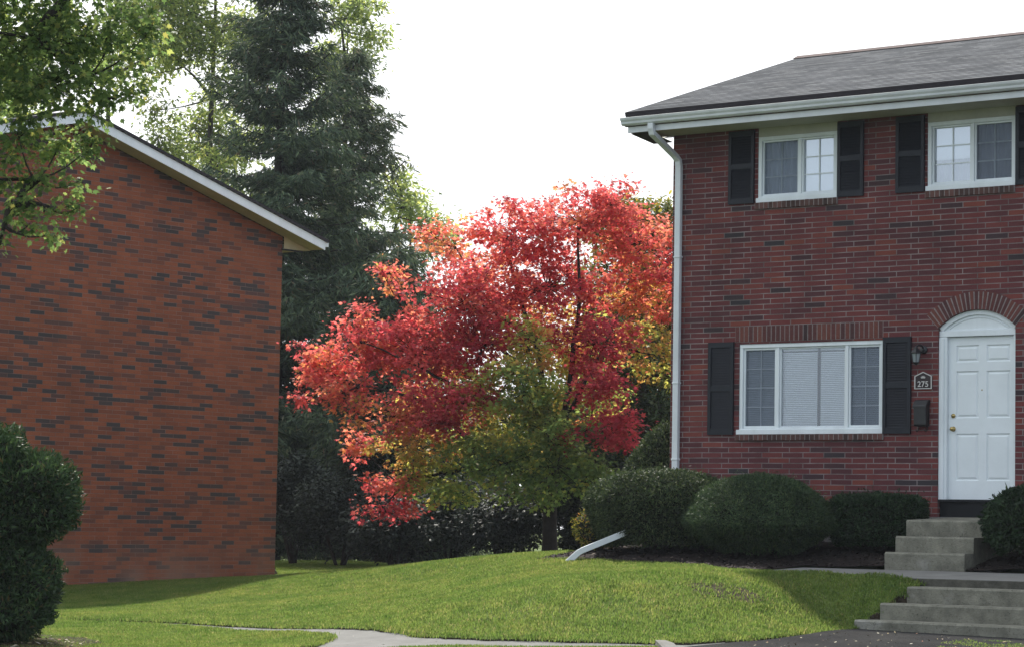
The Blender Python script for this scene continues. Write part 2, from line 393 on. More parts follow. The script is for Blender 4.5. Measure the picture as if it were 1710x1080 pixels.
def asphalt_mat():
    m, nt, out = new_mat('driveway_asphalt'); L = nt.links
    tc = coords(nt)
    n1 = N(nt, 'ShaderNodeTexNoise', i_Scale=1.5, i_Detail=6.0); L.new(tc, n1.inputs['Vector'])
    r1 = ramp(nt, [(.3, (.017, .017, .019)), (.7, (.034, .033, .033))]); L.new(n1.outputs['Fac'], r1.inputs[0])
    n2 = N(nt, 'ShaderNodeTexNoise', i_Scale=120.0, i_Detail=3.0); L.new(tc, n2.inputs['Vector'])
    r2 = ramp(nt, [(.35, .6), (.65, 1.2), (.78, 2.2)]); L.new(n2.outputs['Fac'], r2.inputs[0])
    c = mixc(nt, 1.0, r1.outputs[0], r2.outputs[0], 'MULTIPLY')
    p = N(nt, 'ShaderNodeBsdfPrincipled'); p.inputs['Roughness'].default_value = 1.0; p.inputs['Specular IOR Level'].default_value = .08; L.new(c, p.inputs['Base Color'])
    b = N(nt, 'ShaderNodeBump', i_Strength=.5, i_Distance=.006); L.new(n2.outputs['Fac'], b.inputs['Height']); L.new(b.outputs[0], p.inputs['Normal'])
    L.new(p.outputs[0], out.inputs[0]); return m
M['asphalt'] = asphalt_mat()

G = lambda a: a
M['maple_leaf'] = leaf_mat('autumn_maple_leaf', [(0, (.12, .185, .075)), (.16, (.2, .265, .09)), (.32, (.36, .35, .09)), (.46, (.48, .25, .1)), (.6, (.52, .165, .125)), (.74, (.5, .105, .12)), (.88, (.42, .065, .095)), (1, (.36, .042, .078))],
                           use_attr=True, trans=.65, rough=.5, tgain=1.75, patch=.15)
M['green_maple'] = leaf_mat('green_maple_leaf', [(0, (.08, .135, .052)), (.6, (.125, .185, .068)), (.94, (.175, .21, .07)), (1, (.24, .22, .07))], trans=.6, tgain=1.95)
M['light_green'] = leaf_mat('light_green_leaf', [(0, (.15, .2, .08)), (.6, (.21, .26, .095)), (1, (.3, .3, .1))], trans=.6, tgain=2.0)
M['yellow_green'] = leaf_mat('yellow_green_leaf', [(0, (.06, .085, .025)), (.5, (.13, .14, .03)), (.85, (.24, .2, .04)), (1, (.36, .16, .05))], trans=.5, tgain=1.6)
M['spruce'] = leaf_mat('spruce_needles', [(0, (.042, .066, .045)), (.7, (.076, .11, .066)), (.95, (.12, .155, .08)), (1, (.13, .09, .065))], trans=.2, rough=.6, tgain=1.3, patch=.35, pscale=.6)
M['spruce2'] = leaf_mat('paler_spruce_needles', [(0, (.06, .082, .058)), (.6, (.095, .125, .08)), (.93, (.14, .17, .09)), (1, (.16, .11, .08))], trans=.28, rough=.6, tgain=1.5, patch=.35, pscale=.7)
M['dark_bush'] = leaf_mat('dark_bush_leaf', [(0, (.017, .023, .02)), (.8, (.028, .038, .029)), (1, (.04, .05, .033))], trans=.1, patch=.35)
M['yew'] = leaf_mat('yew_needles', [(0, (.026, .052, .024)), (.7, (.044, .08, .032)), (.94, (.065, .1, .036)), (1, (.1, .065, .03))], trans=.2, rough=.5, tgain=1.4, patch=.4, pscale=2.5)
M['shrub_a'] = leaf_mat('clipped_shrub_leaf', [(0, (.028, .046, .022)), (.7, (.047, .07, .031)), (1, (.09, .105, .045))], trans=.25, tgain=1.5, patch=.3, pscale=3)
M['shrub_b'] = leaf_mat('juniper_leaf', [(0, (.03, .055, .028)), (.7, (.05, .082, .037)), (1, (.085, .115, .045))], trans=.2, tgain=1.4, patch=.3, pscale=3)
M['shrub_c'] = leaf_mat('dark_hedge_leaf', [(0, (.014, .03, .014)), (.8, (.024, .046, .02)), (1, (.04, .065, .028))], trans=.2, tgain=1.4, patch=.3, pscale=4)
M['core'] = plain('dark_core', (.014, .014, .009), .95, .05, .5, 20)  # near-black fill, the shaded inside of the shrubs put into its colour

# ------------------------------------------------------------------ terrain
A37 = R(37.5); ca, sa = math.cos(A37), math.sin(A37)
OR = (2.0983, 34.6); OL = (-4.0316, 45.8)
def wR(u, v, z): return (OR[0] + ca * u - sa * v, OR[1] - sa * u - ca * v, z)
def wL(u, v, z): return (OL[0] + sa * u + ca * v, OL[1] + ca * u - sa * v, z)

TP = [(-6.98, 34.06, .28), (-5.49, 32.57, .30), (-3.87, 31.37, .33), (-2.32, 29.72, .36), (-.89, 27.09, .40), (-.15, 26.38, .42), (.61, 26.06, .43),
      (1.36, 25.75, .44), (1.77, 25.68, .45), (2.39, 26.1, .465), (3.1, 27.25, .49), (3.66, 28.05, .52),
      (-4.07, 45.8, .55), (-2.24, 40, .80), (-.8, 36, .98), (.02, 34.5, 1.05), (.76, 33, 1.09), (1.48, 32.3, 1.1), (2.77, 31.2, 1.09), (3.3, 29.9, 1.07),
      (.02, 28.12, .75), (-2.61, 33.23, .55), (1.89, 27.55, .79), (-4.97, 36.83, .40), (.98, 28.6, .97), (-1.18, 35.0, .76), (2.88, 28.5, .87), (3.56, 28.75, .74), wR(3.6, 3.42, 1.065), wR(4.4, 3.42, 1.05), wR(5.0, 3.42, 1.03), wR(5.5, 3.35, 1.0), wR(5.45, 3.6, .88), wR(5.3, 3.9, .69), wR(5.2, 4.2, .53),
      (-6.95, 42, .42), (-9.5, 38.66, .30), (.66, 42, .86), (-5, 52, .62), (0, 50, .75), (3, 46, .85), (6, 44, .95),
      (-2, 25.5, .33), (1.5, 24.6, .42), (-6, 27.5, .25), (-8, 30, .25), (-5, 25, .2), (5, 25.5, .46), (7, 24.5, .46), (9, 23.5, .46), (4.6, 27.3, .5), (6, 26.2, .5), (4, 23, .42),
      (0, 15, .1), (-8, 15, .05), (8, 15, .2), (0, 3, 0), (-15, 20, .05), (15, 10, .2), (-14, 45, .3), (-15, 60, .5), (0, 70, .7), (14, 60, .9), (-5, 66, .6),
      wR(-1, 0, 1.2), wR(0, .1, 1.32), wR(2, .1, 1.36), wR(4, .1, 1.36), wR(6, .1, 1.36), wR(10, .1, 1.36), wR(.5, 1.1, 1.24), wR(2.2, 1.25, 1.2), wR(5.7, 1.3, 1.22), wR(3.5, .8, 1.3),
      wR(3.5, 1.75, 1.1), wR(5.4, 1.75, 1.1), wR(8, 1.75, 1.1), wR(12, 1.75, 1.1), wR(8, -6, 1.3), wR(2, -6, 1.2)]
TP = np.array(TP, dtype=float)
def _phi(r2): return np.where(r2 > 1e-12, .5 * r2 * np.log(np.maximum(r2, 1e-12)), 0)
_n = len(TP)
_d2 = ((TP[:, None, :2] - TP[None, :, :2]) ** 2).sum(-1)
_A = np.zeros((_n + 3, _n + 3)); _A[:_n, :_n] = _phi(_d2) + np.eye(_n) * .004
_A[:_n, _n] = 1; _A[:_n, _n + 1:] = TP[:, :2]; _A[_n, :_n] = 1; _A[_n + 1:, :_n] = TP[:, :2].T
_w = np.linalg.solve(_A, np.concatenate([TP[:, 2], np.zeros(3)]))
def hgt(x, y):
    x = np.atleast_1d(np.asarray(x, float)); y = np.atleast_1d(np.asarray(y, float)); out = np.zeros(len(x))
    for s in range(0, len(x), 20000):
        xs, ys = x[s:s + 20000], y[s:s + 20000]
        d2 = (xs[:, None] - TP[None, :, 0]) ** 2 + (ys[:, None] - TP[None, :, 1]) ** 2
        z = _phi(d2) @ _w[:_n] + _w[_n] + xs * _w[_n + 1] + ys * _w[_n + 2]
        rr = np.hypot(xs, (ys - 38)); k = np.clip((rr - 18) / 14, 0, 1); k = k * k * (3 - 2 * k)
        out[s:s + 20000] = z * (1 - k) + .45 * k
    return out
def h1(x, y): return float(hgt([x], [y])[0])

def inside(px, py, poly):
    c = np.zeros(len(px), bool); n = len(poly); j = n - 1
    for i in range(n):
        xi, yi = poly[i]; xj, yj = poly[j]
        cond = ((yi > py) != (yj > py)) & (px < (xj - xi) * (py - yi) / (yj - yi + 1e-12) + xi)
        c ^= cond; j = i
    return c

def densify(poly, step, jit=0.0):
    out = []
    for i in range(len(poly)):
        a, b = Vector(poly[i]), Vector(poly[(i + 1) % len(poly)])
        n = max(1, int((b - a).length / step))
        for k in range(n):
            p = a.lerp(b, k / n)
            if jit: p = p + Vector((random.uniform(-jit, jit), random.uniform(-jit, jit)))
            out.append((p.x, p.y))
    return out

def sheet(name, poly, dz, mat, step=.35, skirt=0.0, skirt_mat=None, jit=0.0, hgt=hgt):
    bd = densify(poly, step, jit)
    bx = np.array(bd)
    xs = np.arange(bx[:, 0].min(), bx[:, 0].max(), step); ys = np.arange(bx[:, 1].min(), bx[:, 1].max(), step)
    gx, gy = np.meshgrid(xs, ys); gx = gx.ravel() + RNG.uniform(-.05, .05, gx.size) * step; gy = gy.ravel() + RNG.uniform(-.05, .05, gy.size) * step
    k = inside(gx, gy, bd); gx, gy = gx[k], gy[k]
    dmin = np.min(np.hypot(gx[:, None] - bx[None, :, 0], gy[:, None] - bx[None, :, 1]), axis=1) if len(gx) else gx
    gx, gy = gx[dmin > step * .4], gy[dmin > step * .4]
    pts = [Vector(p) for p in bd] + [Vector((a, b)) for a, b in zip(gx, gy)]
    nb = len(bd)
    vs, _, fs, *_r = delaunay_2d_cdt(pts, [], [list(range(nb))], 1, 1e-6)
    V = np.array([(v.x, v.y) for v in vs]); z = hgt(V[:, 0], V[:, 1]) + dz
    mb = MB(); mb.add([(a, b, c) for (a, b), c in zip(V, z)], [tuple(f) for f in fs])
    if skirt:
        zz = hgt(bx[:, 0], bx[:, 1])
        for i in range(nb):
            j = (i + 1) % nb
            a = (*bd[i], zz[i] + dz); b = (*bd[j], zz[j] + dz)
            mb.quad(a, b, (b[0], b[1], b[2] - skirt), (a[0], a[1], a[2] - skirt), 1)
    o = mb.build(name, [mat] + ([skirt_mat] if skirt else []), smooth=True)
    return tag(o, kind='structure')

# whole ground to the horizon: a polar-ish grid, fine near the houses
def ground_sheet():
    t = np.linspace(-1, 1, 121)
    ax = np.sign(t) * (np.abs(t) ** 3.2) * 280 + t * 22
    mb = MB(); n = len(ax)
    gx, gy = np.meshgrid(ax, ax + 38); z = hgt(gx.ravel(), gy.ravel()) - .16 - .5 * np.exp(-((gx.ravel() - 5.2) ** 2 / 9 + (gy.ravel() - 26.6) ** 2 / 4))
    vs = list(zip(gx.ravel(), gy.ravel(), z))
    fs = [(j * n + i, j * n + i + 1, (j + 1) * n + i + 1, (j + 1) * n + i) for j in range(n - 1) for i in range(n - 1)]
    mb.add(vs, fs)
    return tag(mb.build('ground', M['turf'], smooth=True), kind='structure')
ground_sheet()

LAWN = [(-7.4, 34.5), (-6.98, 34.06), (-5.49, 32.57), (-3.87, 31.37), (-2.32, 29.72), (-1.5, 28.2), (-.89, 27.09), (-.15, 26.38), (.61, 26.06), (1.36, 25.75), (1.77, 25.68), (2.39, 26.1), (3.1, 27.25), (3.6, 27.98),
        wR(5.26, 4.19, 0)[:2], wR(5.26, 3.93, 0)[:2], wR(5.4, 3.88, 0)[:2], wR(5.4, 3.63, 0)[:2], wR(5.56, 3.58, 0)[:2], wR(5.56, 3.33, 0)[:2], wR(4.6, 3.33, 0)[:2], wR(3.1, 3.36, 0)[:2], wR(2.1, 2.35, 0)[:2], wR(.6, 2.1, 0)[:2], wR(-.9, 1.6, 0)[:2], (.55, 34.2), (1.0, 38), (4.5, 44), (4, 47), (-1, 47.5), (-3.4, 55), (-4.9, 55), (-4.0, 46.2), (-12, 36.3), (-12, 34.5)]
sheet('lawn', LAWN, -.012, M['turf'], .2, .16, M['soil'], jit=.03)
WEDGE = [(-6.2, 32.6), (-5.44, 32.12), (-3.81, 30.93), (-2.75, 29.6), (-2.25, 28.8), (-1.85, 27.95), (-1.8, 27.6), (-1.95, 26.5), (-2.33, 25.5), (-3, 23.5), (-5, 21), (-9, 21), (-9, 32)]
sheet('lawn', WEDGE, -.01, M['turf'], .3, .14, M['soil'], jit=.02)
STRIP = [(-1.46, 25.2), (-1.0, 25.75), (-.68, 25.9), (.31, 25.5), (1.2, 25.3), (1.44, 25.2), (1.47, 24.5), (1.5, 20), (-1.4, 20)]
sheet('lawn', STRIP, -.01, M['turf'], .3, .14, M['soil'], jit=.02)
WALK = [(-14, 37), (-14, 34), (-9.5, 31.9), (-6.1, 31.2), (-2.6, 28.6), (-2.1, 26.0), (-3.1, 22), (-3, 18), (-1, 18), (-1.0, 25.0), (.3, 25.3), (1.6, 24.9), (2.2, 25.6), (2.0, 26.6), (0, 27.2), (-2, 30.3), (-5.3, 33), (-7.3, 34.8), (-12, 35.2)]
sheet('footpath', WALK, -.032, M['path'], .4, .05, M['path'])
DRIVE = [(1.46, 18), (1.52, 24.6), (2.22, 25.65), (2.5, 25.95), (3.0, 26.9), (3.65, 28.35), (5.0, 28.3), (14, 21.8), (14, 17)]
STREET = [(-60, -30), (60, -30), (60, 17.2), (14, 17.2), (14, 21), (1.5, 17.8), (-60, 17.2)]
sheet('unseen_street', STREET, -.1, M['asphalt'], 2.0)  # unseen asphalt, added to cut the green bounce onto the house
drive_z = lambda x, y: .42 + (np.asarray(y) - 24) * .021
sheet('driveway', DRIVE, 0, M['asphalt'], .4, .05, M['asphalt'], hgt=drive_z)
BED = [wR(-.9, 1.7, 0)[:2], wR(.6, 2.15, 0)[:2], wR(2.1, 2.4, 0)[:2], wR(3.1, 3.4, 0)[:2], wR(3.12, 1.78, 0)[:2], wR(12, 1.78, 0)[:2], wR(12, -.08, 0)[:2], wR(-.02, -.08, 0)[:2], wR(-.05, -2.5, 0)[:2], wR(-1.5, -2.5, 0)[:2]]
sheet('mulch_bed', BED, .012, M['mulch'], .25)
SOILBED = [(-4.55, 28.6), (-4.2, 27.6), (-4.35, 26.2), (-5.2, 25), (-8, 25), (-8, 29.5), (-5.4, 29.3)]
sheet('soil_bed', SOILBED, .012, M['soil'], .25)

# rounded kerb end beside the driveway
mb = MB(); kp = [(1.475, 25.42), (1.50, 24.6), (1.52, 22), (1.52, 18)]; rings = []
for x, y in kp:
    z = float(drive_z(x, y)); e = .03 if y > 25.3 else 0
    rings.append([(x - .08 + e, y, z - .1), (x - .075 + e, y, z + .03 - e * .5), (x - .05, y, z + .05 - e), (x + .05, y, z + .05 - e), (x + .075 - e, y, z + .03 - e * .5), (x + .08 - e, y, z - .1)])
mb.add([p for r_ in rings for p in r_], [(i * 6 + k, i * 6 + (k + 1) % 6, (i + 1) * 6 + (k + 1) % 6, (i + 1) * 6 + k) for i in range(3) for k in range(6)] + [(5, 4, 3, 2, 1, 0)])
tag(mb.build('kerb', M['path'], smooth=False), kind='structure')

# upper walk slab in front of the entrance
mb = MB()
s0 = [wR(3.13, 1.79, 1.092), wR(12, 1.79, 1.10), wR(12, 3.3, 1.045), wR(3.13, 3.3, 1.04)]
b8 = s0 + [(p[0], p[1], p[2] - .3) for p in s0]
mb.add(b8, [(3, 2, 1, 0)])
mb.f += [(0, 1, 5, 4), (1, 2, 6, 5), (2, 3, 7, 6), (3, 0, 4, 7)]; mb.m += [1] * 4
tag(mb.build('walkway_slab', [M['path'], M['dark_concrete']], bevel=.012), kind='structure')

# grass blades on the lawns
def blades(name, polys, dens, hmin, hmax, width, dz):
    P = []; bare = [(2.62, 30.4, .5, .4), (2.32, 28.1, .4, .3), (-3.6, 34.5, .5, .6)]
    for poly, zoff in polys:
        bx = np.array(poly); x0, y0 = bx.min(0); x1, y1 = bx.max(0)
        x0, x1 = max(x0, -8), min(x1, 5.5); y0, y1 = max(y0, 23.8), y1
        n = int((x1 - x0) * (y1 - y0) * dens)
        px, py = RNG.uniform(x0, x1, n), RNG.uniform(y0, y1, n)
        # keep what the photograph's side of the lawn can show, thinner with distance
        k = inside(px, py, poly) & (RNG.uniform(0, 1, n) < np.clip((32 / np.maximum(py, 20)) ** 2, .25, 1)) & (px > -py * .235) & (px < py * .24)
        for bx_, by_, ra, rb in bare:
            k &= ~((((px - bx_) / ra) ** 2 + ((py - by_) / rb) ** 2 < 1) & (RNG.uniform(0, 1, n) < .62) & (np.sin(px * 23) + np.sin(py * 17 + px * 9) > -.5))
        px, py = px[k], py[k]
        P.append(np.stack([px, py, hgt(px, py) + zoff], 1))
    # ragged fringe hanging over the cut edge
    for poly, zoff in polys:
        e = np.array(densify(poly, .004)); e = e[(e[:, 1] < 34.5) & (e[:, 1] > 23.8) & (np.abs(e[:, 0]) < 8)]
        e = e + RNG.normal(0, .022, e.shape); P.append(np.stack([e[:, 0], e[:, 1], hgt(e[:, 0], e[:, 1]) - .02], 1))
    P = np.concatenate(P); n = len(P)
    clump = np.array([noise.noise((x * 2.2, y * 2.2, 0)) for x, y, z in P]) * .5 + .5
    hh = RNG.uniform(hmin, hmax, n) * (.7 + .6 * clump)
    az = RNG.uniform(0, 2 * math.pi, n); lean = RNG.uniform(0, .7, n) * hh
    d = np.stack([np.cos(az), np.sin(az), np.zeros(n)], 1); s = np.stack([-np.sin(az), np.cos(az), np.zeros(n)], 1)
    w = (width * RNG.uniform(.6, 1.3, n))[:, None]
    tip = P + d * lean[:, None] + np.array([0, 0, 1]) * hh[:, None]
    mid = P + d * (lean * .3)[:, None] + np.array([0, 0, 1]) * (hh * .6)[:, None]
    V = np.stack([P - s * w, P + s * w, mid + s * w * .8, tip, mid - s * w * .8], 1)
    o = raw_mesh(name, V, 5, M['blade'])
    return tag(o, 'short green mown grass growing over the sloping lawn', 'grass', kind='stuff')
def weeds(poly, n):
    bx = np.array(poly); px = RNG.uniform(bx[:, 0].min(), bx[:, 0].max(), n); py = RNG.uniform(bx[:, 1].min(), bx[:, 1].max(), n)
    k = inside(px, py, poly) & (np.array([noise.noise((a * 2.5, b * 1.2, 4)) for a, b in zip(px, py)]) > -.12); px, py = px[k], py[k]; m = len(px)
    P = np.stack([px, py, drive_z(px, py)], 1); az = RNG.uniform(0, 6.28, m); s_ = np.stack([np.cos(az), np.sin(az), np.zeros(m)], 1) * .004
    t_ = P + np.stack([RNG.normal(0, .012, m), RNG.normal(0, .012, m), RNG.uniform(.006, .022, m)], 1)
    tag(raw_mesh('weeds', np.stack([P - s_, P + s_, t_], 1), 3, M['blade']), 'thin mossy weeds on the asphalt below the lower steps', 'weeds', kind='stuff')
weeds([(4.1, 24), (4.15, 25.8), (4.6, 26.6), (5.4, 26.3), (6.4, 25.4), (6.2, 24)], 9000)
blades('grass', [(LAWN, -.005), (WEDGE, -.015), (STRIP, -.015)], 4200, .018, .04, .0042, 0)

for bx_, by_, ra, rb in ((2.62, 30.4, .5, .4), (2.32, 28.1, .4, .3), (-3.6, 34.5, .5, .6)):
    sheet('bare_patch', [(bx_ + ra * math.cos(a_ * .4) * (1 + .25 * math.sin(a_ * 2.1)), by_ + rb * math.sin(a_ * .4) * (1 + .2 * math.sin(a_ * 3.3))) for a_ in range(15)], -.004, M['soil'], .12)

# chips on the mulch, litter on the driveway
def scatter_flat(name, poly, n, size, mat, zoff, label, cat, hgt=hgt):
    bx = np.array(poly); px = RNG.uniform(bx[:, 0].min(), min(bx[:, 0].max(), 8), n * 3); py = RNG.uniform(max(bx[:, 1].min(), 23.5), bx[:, 1].max(), n * 3)
    k = inside(px, py, poly); px, py = px[k][:n], py[k][:n]; m = len(px)
    C = np.stack([px, py, hgt(px, py) + zoff], 1)
    az = RNG.uniform(0, 2 * math.pi, m); D = np.stack([np.cos(az), np.sin(az), RNG.normal(0, .25, m)], 1)
    Nn = np.stack([RNG.normal(0, .35, m), RNG.normal(0, .35, m), np.ones(m)], 1)
    s = size * RNG.uniform(.5, 1.4, m)
    o = raw_mesh(name, place(C, D, Nn, s, s * .8, OVAL, .5), 6, mat)
    return tag(o, label, cat, kind='stuff')
scatter_flat('mulch_chips', BED, 9000, .045, M['chips'], .025, 'dark wood chips strewn over the bed below the red brick house', 'mulch')
scatter_flat('leaf_litter', [(2.0, 23.8), (2.3, 25.6), (3.0, 26.8), (3.7, 28.1), (4.6, 27.3), (6.5, 25.7), (6, 23.8)], 230, .03, M['litter'], .012, 'small pale fallen leaves scattered on the asphalt driveway', 'fallen leaves', drive_z)
scatter_flat('bed_litter', SOILBED, 500, .05, M['litter'], .025, 'dry leaves and twigs on the soil under the tall yew', 'fallen leaves')
scatter_flat('path_litter', [(-2.2, 25.8), (-2.0, 28.3), (-1.2, 27.3), (-.2, 26.3), (.6, 25.9), (-.6, 26.0), (-1.4, 25.3)], 40, .03, M['litter'], -.03, 'a few fallen leaf bits on the concrete footpath', 'fallen leaves')

# ---------------------------------------------------------------- brick_house (right)
H = empty('brick_house', (OR[0], OR[1], 0), -A37, 'dark red brick two storey house with white door, black shutters and grey shingle roof', 'house')
XR = 14.0; ZB = .95; ZF = 1.72; ZT = 6.69
def arch_pts(cx, zc, r, a0, a1, n): return [(cx + r * math.sin(a0 + (a1 - a0) * i / n), zc + r * math.cos(a0 + (a1 - a0) * i / n)) for i in range(n + 1)]
DX0, DX1, DC = 3.94, 4.98, 4.46
ZC, RI, RO = 3.481, .749, .969; AI = math.asin(.52 / RI)
ops = [(DX0, DX1, ZF - .02, 4.24), (1.06, 3.18, 2.765, 3.90), (1.315, 2.495, 5.745, ZT), (3.775, 4.98, 5.745, ZT)]
def wall_with_openings(x0, x1, z0, z1, ops, depth):
    mb = MB()
    xs = sorted({x0, x1, *[o[0] for o in ops], *[o[1] for o in ops]}); zs = sorted({z0, z1, *[o[2] for o in ops], *[min(o[3], z1) for o in ops]})
    for a, b in zip(xs, xs[1:]):
        for c, d in zip(zs, zs[1:]):
            mx, mz = (a + b) / 2, (c + d) / 2
            if any(o[0] < mx < o[1] and o[2] < mz < o[3] for o in ops): continue
            mb.quad((a, 0, c), (b, 0, c), (b, 0, d), (a, 0, d))
    for a, b, c, d in ops:
        mb.quad((a, 0, c), (a, 0, d), (a, depth, d), (a, depth, c)); mb.quad((b, 0, d), (b, 0, c), (b, depth, c), (b, depth, d))
        mb.quad((a, 0, d), (b, 0, d), (b, depth, d), (a, depth, d)); mb.quad((b, 0, c), (a, 0, c), (a, depth, c), (b, depth, c))
    return mb
mb = wall_with_openings(0, XR, ZF, ZT, ops, .14)
# spandrels beside the arch
arc = arch_pts(DC, ZC, RI, -AI, AI, 20)
for (xa, za), (xb, zb) in zip(arc, arc[1:]):
    mb.quad((xa, 0, za), (xb, 0, zb), (xb, 0, 4.24), (xa, 0, 4.24))
    mb.quad((xa, 0, za), (xa, .14, za), (xb, .14, zb), (xb, 0, zb))
D_ = 8.2
mb.quad((0, D_, ZF), (0, 0, ZF), (0, 0, ZT), (0, D_, ZT)); mb.quad((XR, 0, ZF), (XR, D_, ZF), (XR, D_, ZT), (XR, 0, ZT)); mb.quad((XR, D_, ZF), (0, D_, ZF), (0, D_, ZT), (XR, D_, ZT))
for x in (0, XR): mb.add([(x, 0, ZT), (x, D_, ZT), (x, D_ / 2, ZT + 1.5)], [(0, 1, 2)])
mb.build('wall', M['brick_house'], H)
MB().box(-.004, XR + .004, -.004, D_, ZB - .4, ZF - .002).build('foundation', M['stone'], H)
MB().box(.2, XR - .2, .75, .8, ZF, ZT).build('dark_room_sheet', M['dark'], H)  # near-black sheet stands in for the unlit room behind the windows

# lintel of upright bricks, rowlock sills, door arch
def brick_row(x0, x1, z0, z1, y0, y1, n, name, mat, gap=.011):
    mb = MB(); w = (x1 - x0) / n
    mb.box(x0, x1, y0 + .004, .02, z0 + .002, z1 - .002, 1)
    for i in range(n):
        j = random.uniform(-.0015, .0015)
        mb.box(x0 + i * w + gap * .6, x0 + (i + 1) * w - gap * .6, y0 + j, .015, z0 + random.uniform(0, .004), z1 - random.uniform(0, .004))
    return mb.build(name, [mat, M['mortar']], H)
brick_row(1.0, 3.175, 3.925, 4.125, -.006, 0, 32, 'lintel', M['brick_piece'])
brick_row(1.03, 3.19, 2.66, 2.735, -.035, 0, 31, 'sill', M['sill_brick'])
brick_row(1.29, 2.51, 5.63, 5.715, -.03, 0, 18, 'sill', M['sill_brick'])
brick_row(3.76, 4.97, 5.63, 5.715, -.03, 0, 18, 'sill', M['sill_brick'])
mb = MB(); nb = 23; ao = AI * 1.0
for i in range(40):
    a, b = -ao + 2 * ao * i / 40, -ao + 2 * ao * (i + 1) / 40
    q = [(DC + r * math.sin(t), ZC + r * math.cos(t)) for r, t in ((RI + .002, a), (RI + .002, b), (RO - .004, b), (RO - .004, a))]
    mb.prism_y(q, -.005, .012, 1)
for i in range(nb):
    g = .008; a, b = -ao + 2 * ao * i / nb, -ao + 2 * ao * (i + 1) / nb
    rr = RO + random.uniform(-.004, .008)
    q = [(DC + r * math.sin(t), ZC + r * math.cos(t)) for r, t in ((RI, a + g / RI), (RI, b - g / RI), (rr, b - g / RO * 1.3), (rr, a + g / RO * 1.3))]
    mb.prism_y(q, -.011 + random.uniform(-.001, .001), .012)
mb.build('brick_arch', [M['brick_piece'], M['mortar']], H)

# door, frame, fanlight panel
mb = MB()
mb.box(DX0, 4.045, .03, .139, 1.92, 3.912); mb.box(4.94, DX1, .03, .139, 1.92, 3.912)
mb.box(DX0, DX1, .028, .139, 3.914, 3.985)
mb.box(DX0 + .0, 4.01, .018, .0295, 1.92, 3.90); mb.box(4.965, DX1, .018, .0295, 1.92, 3.90)
mb.build('door_frame', M['white'], H, bevel=.005)
mb = MB()
def arch_face(rad_in, y0, y1, zlow):
    a = arch_pts(DC, ZC, rad_in, -math.asin(min(.999, (.52 - (RI - rad_in)) / rad_in)), math.asin(min(.999, (.52 - (RI - rad_in)) / rad_in)), 28)
    return a
pts = arch_pts(DC, ZC, RI - .002, -AI, AI, 28)
mb.prism_y([(DX0, 3.987)] + [(DX1, 3.987)] + pts[::-1], .055, .139)
# moulding ring along the arch and a raised inner lunette
ai = math.asin(.5 / (RI - .03))
for i in range(28):
    a, b = -AI + 2 * AI * i / 28, -AI + 2 * AI * (i + 1) / 28
    q = [(DC + r * math.sin(t), ZC + r * math.cos(t)) for r, t in ((RI - .06, a), (RI - .06, b), (RI - .003, b), (RI - .003, a))]
    mb.prism_y(q, .03, .0548)
r2 = RI - .085; a2 = math.acos((4.01 - ZC) / r2)
for i in range(24):
    a, b = -a2 + 2 * a2 * i / 24, -a2 + 2 * a2 * (i + 1) / 24
    q = [(DC + r * math.sin(t), ZC + r * math.cos(t)) for r, t in ((r2 - .012, a), (r2 - .012, b), (r2, b), (r2, a))]
    mb.prism_y(q, .045, .0549)
mb.build('fanlight_panel', M['white'], H, bevel=.003)
door = None
mb = MB(); sx0, sx1, sz0, sz1 = 4.047, 4.938, 1.935, 3.908
W, Hh = sx1 - sx0, sz1 - sz0
cols = [(.115, .46), (.575, .93)]; rows = [(.05, .155), (.21, .5), (.595, .885)]
pans = [(sx0 + a * W, sx0 + b * W, sz1 - d * Hh, sz1 - c * Hh) for a, b in cols for c, d in rows]
xs = sorted({sx0, sx1, *[p[0] for p in pans], *[p[1] for p in pans]}); zs = sorted({sz0, sz1, *[p[2] for p in pans], *[p[3] for p in pans]})
YF = .075
for a, b in zip(xs, xs[1:]):
    for c, d in zip(zs, zs[1:]):
        if any(p[0] < (a + b) / 2 < p[1] and p[2] < (c + d) / 2 < p[3] for p in pans): continue
        mb.quad((a, YF, c), (b, YF, c), (b, YF, d), (a, YF, d))
for a, b, c, d in pans:
    def ring(i0, y0, i1, y1):
        o = [(a + i0, y0, c + i0), (b - i0, y0, c + i0), (b - i0, y0, d - i0), (a + i0, y0, d - i0)]
        n = [(a + i1, y1, c + i1), (b - i1, y1, c + i1), (b - i1, y1, d - i1), (a + i1, y1, d - i1)]
        for k in range(4): mb.quad(o[k], o[(k + 1) % 4], n[(k + 1) % 4], n[k])
        return n
    ring(0, YF, .012, YF + .014); ring(.012, YF + .014, .02, YF + .014); n = ring(.02, YF + .014, .042, YF + .003)
    mb.quad(*n)
mb.box(sx0, sx1, YF + .02, YF + .05, sz0, sz1)
for q in (((sx0, YF, sz0), (sx0, YF + .02, sz0), (sx0, YF + .02, sz1), (sx0, YF, sz1)), ((sx1, YF, sz0), (sx1, YF, sz1), (sx1, YF + .02, sz1), (sx1, YF + .02, sz0)), ((sx0, YF, sz1), (sx0, YF + .02, sz1), (sx1, YF + .02, sz1), (sx1, YF, sz1))): mb.quad(*q)
door = mb.build('door', M['door_white'], H)
def lathe_y(prof, x, z, n=16):
    mb = MB(); rings = [[(x + r * math.cos(2 * math.pi * k / n), y, z + r * math.sin(2 * math.pi * k / n)) for k in range(n)] for r, y in prof]
    fs = [(i * n + k, i * n + (k + 1) % n, (i + 1) * n + (k + 1) % n, (i + 1) * n + k) for i in range(len(prof) - 1) for k in range(n)]
    mb.add([p for r in rings for p in r], fs); return mb
lathe_y([(.001, .018), (.018, .02), (.027, .03), (.027, .042), (.015, .052), (.012, .062), (.03, .068), (.032, .0745)], 4.115, 2.79).build('knob', M['brass'], door, smooth=True)
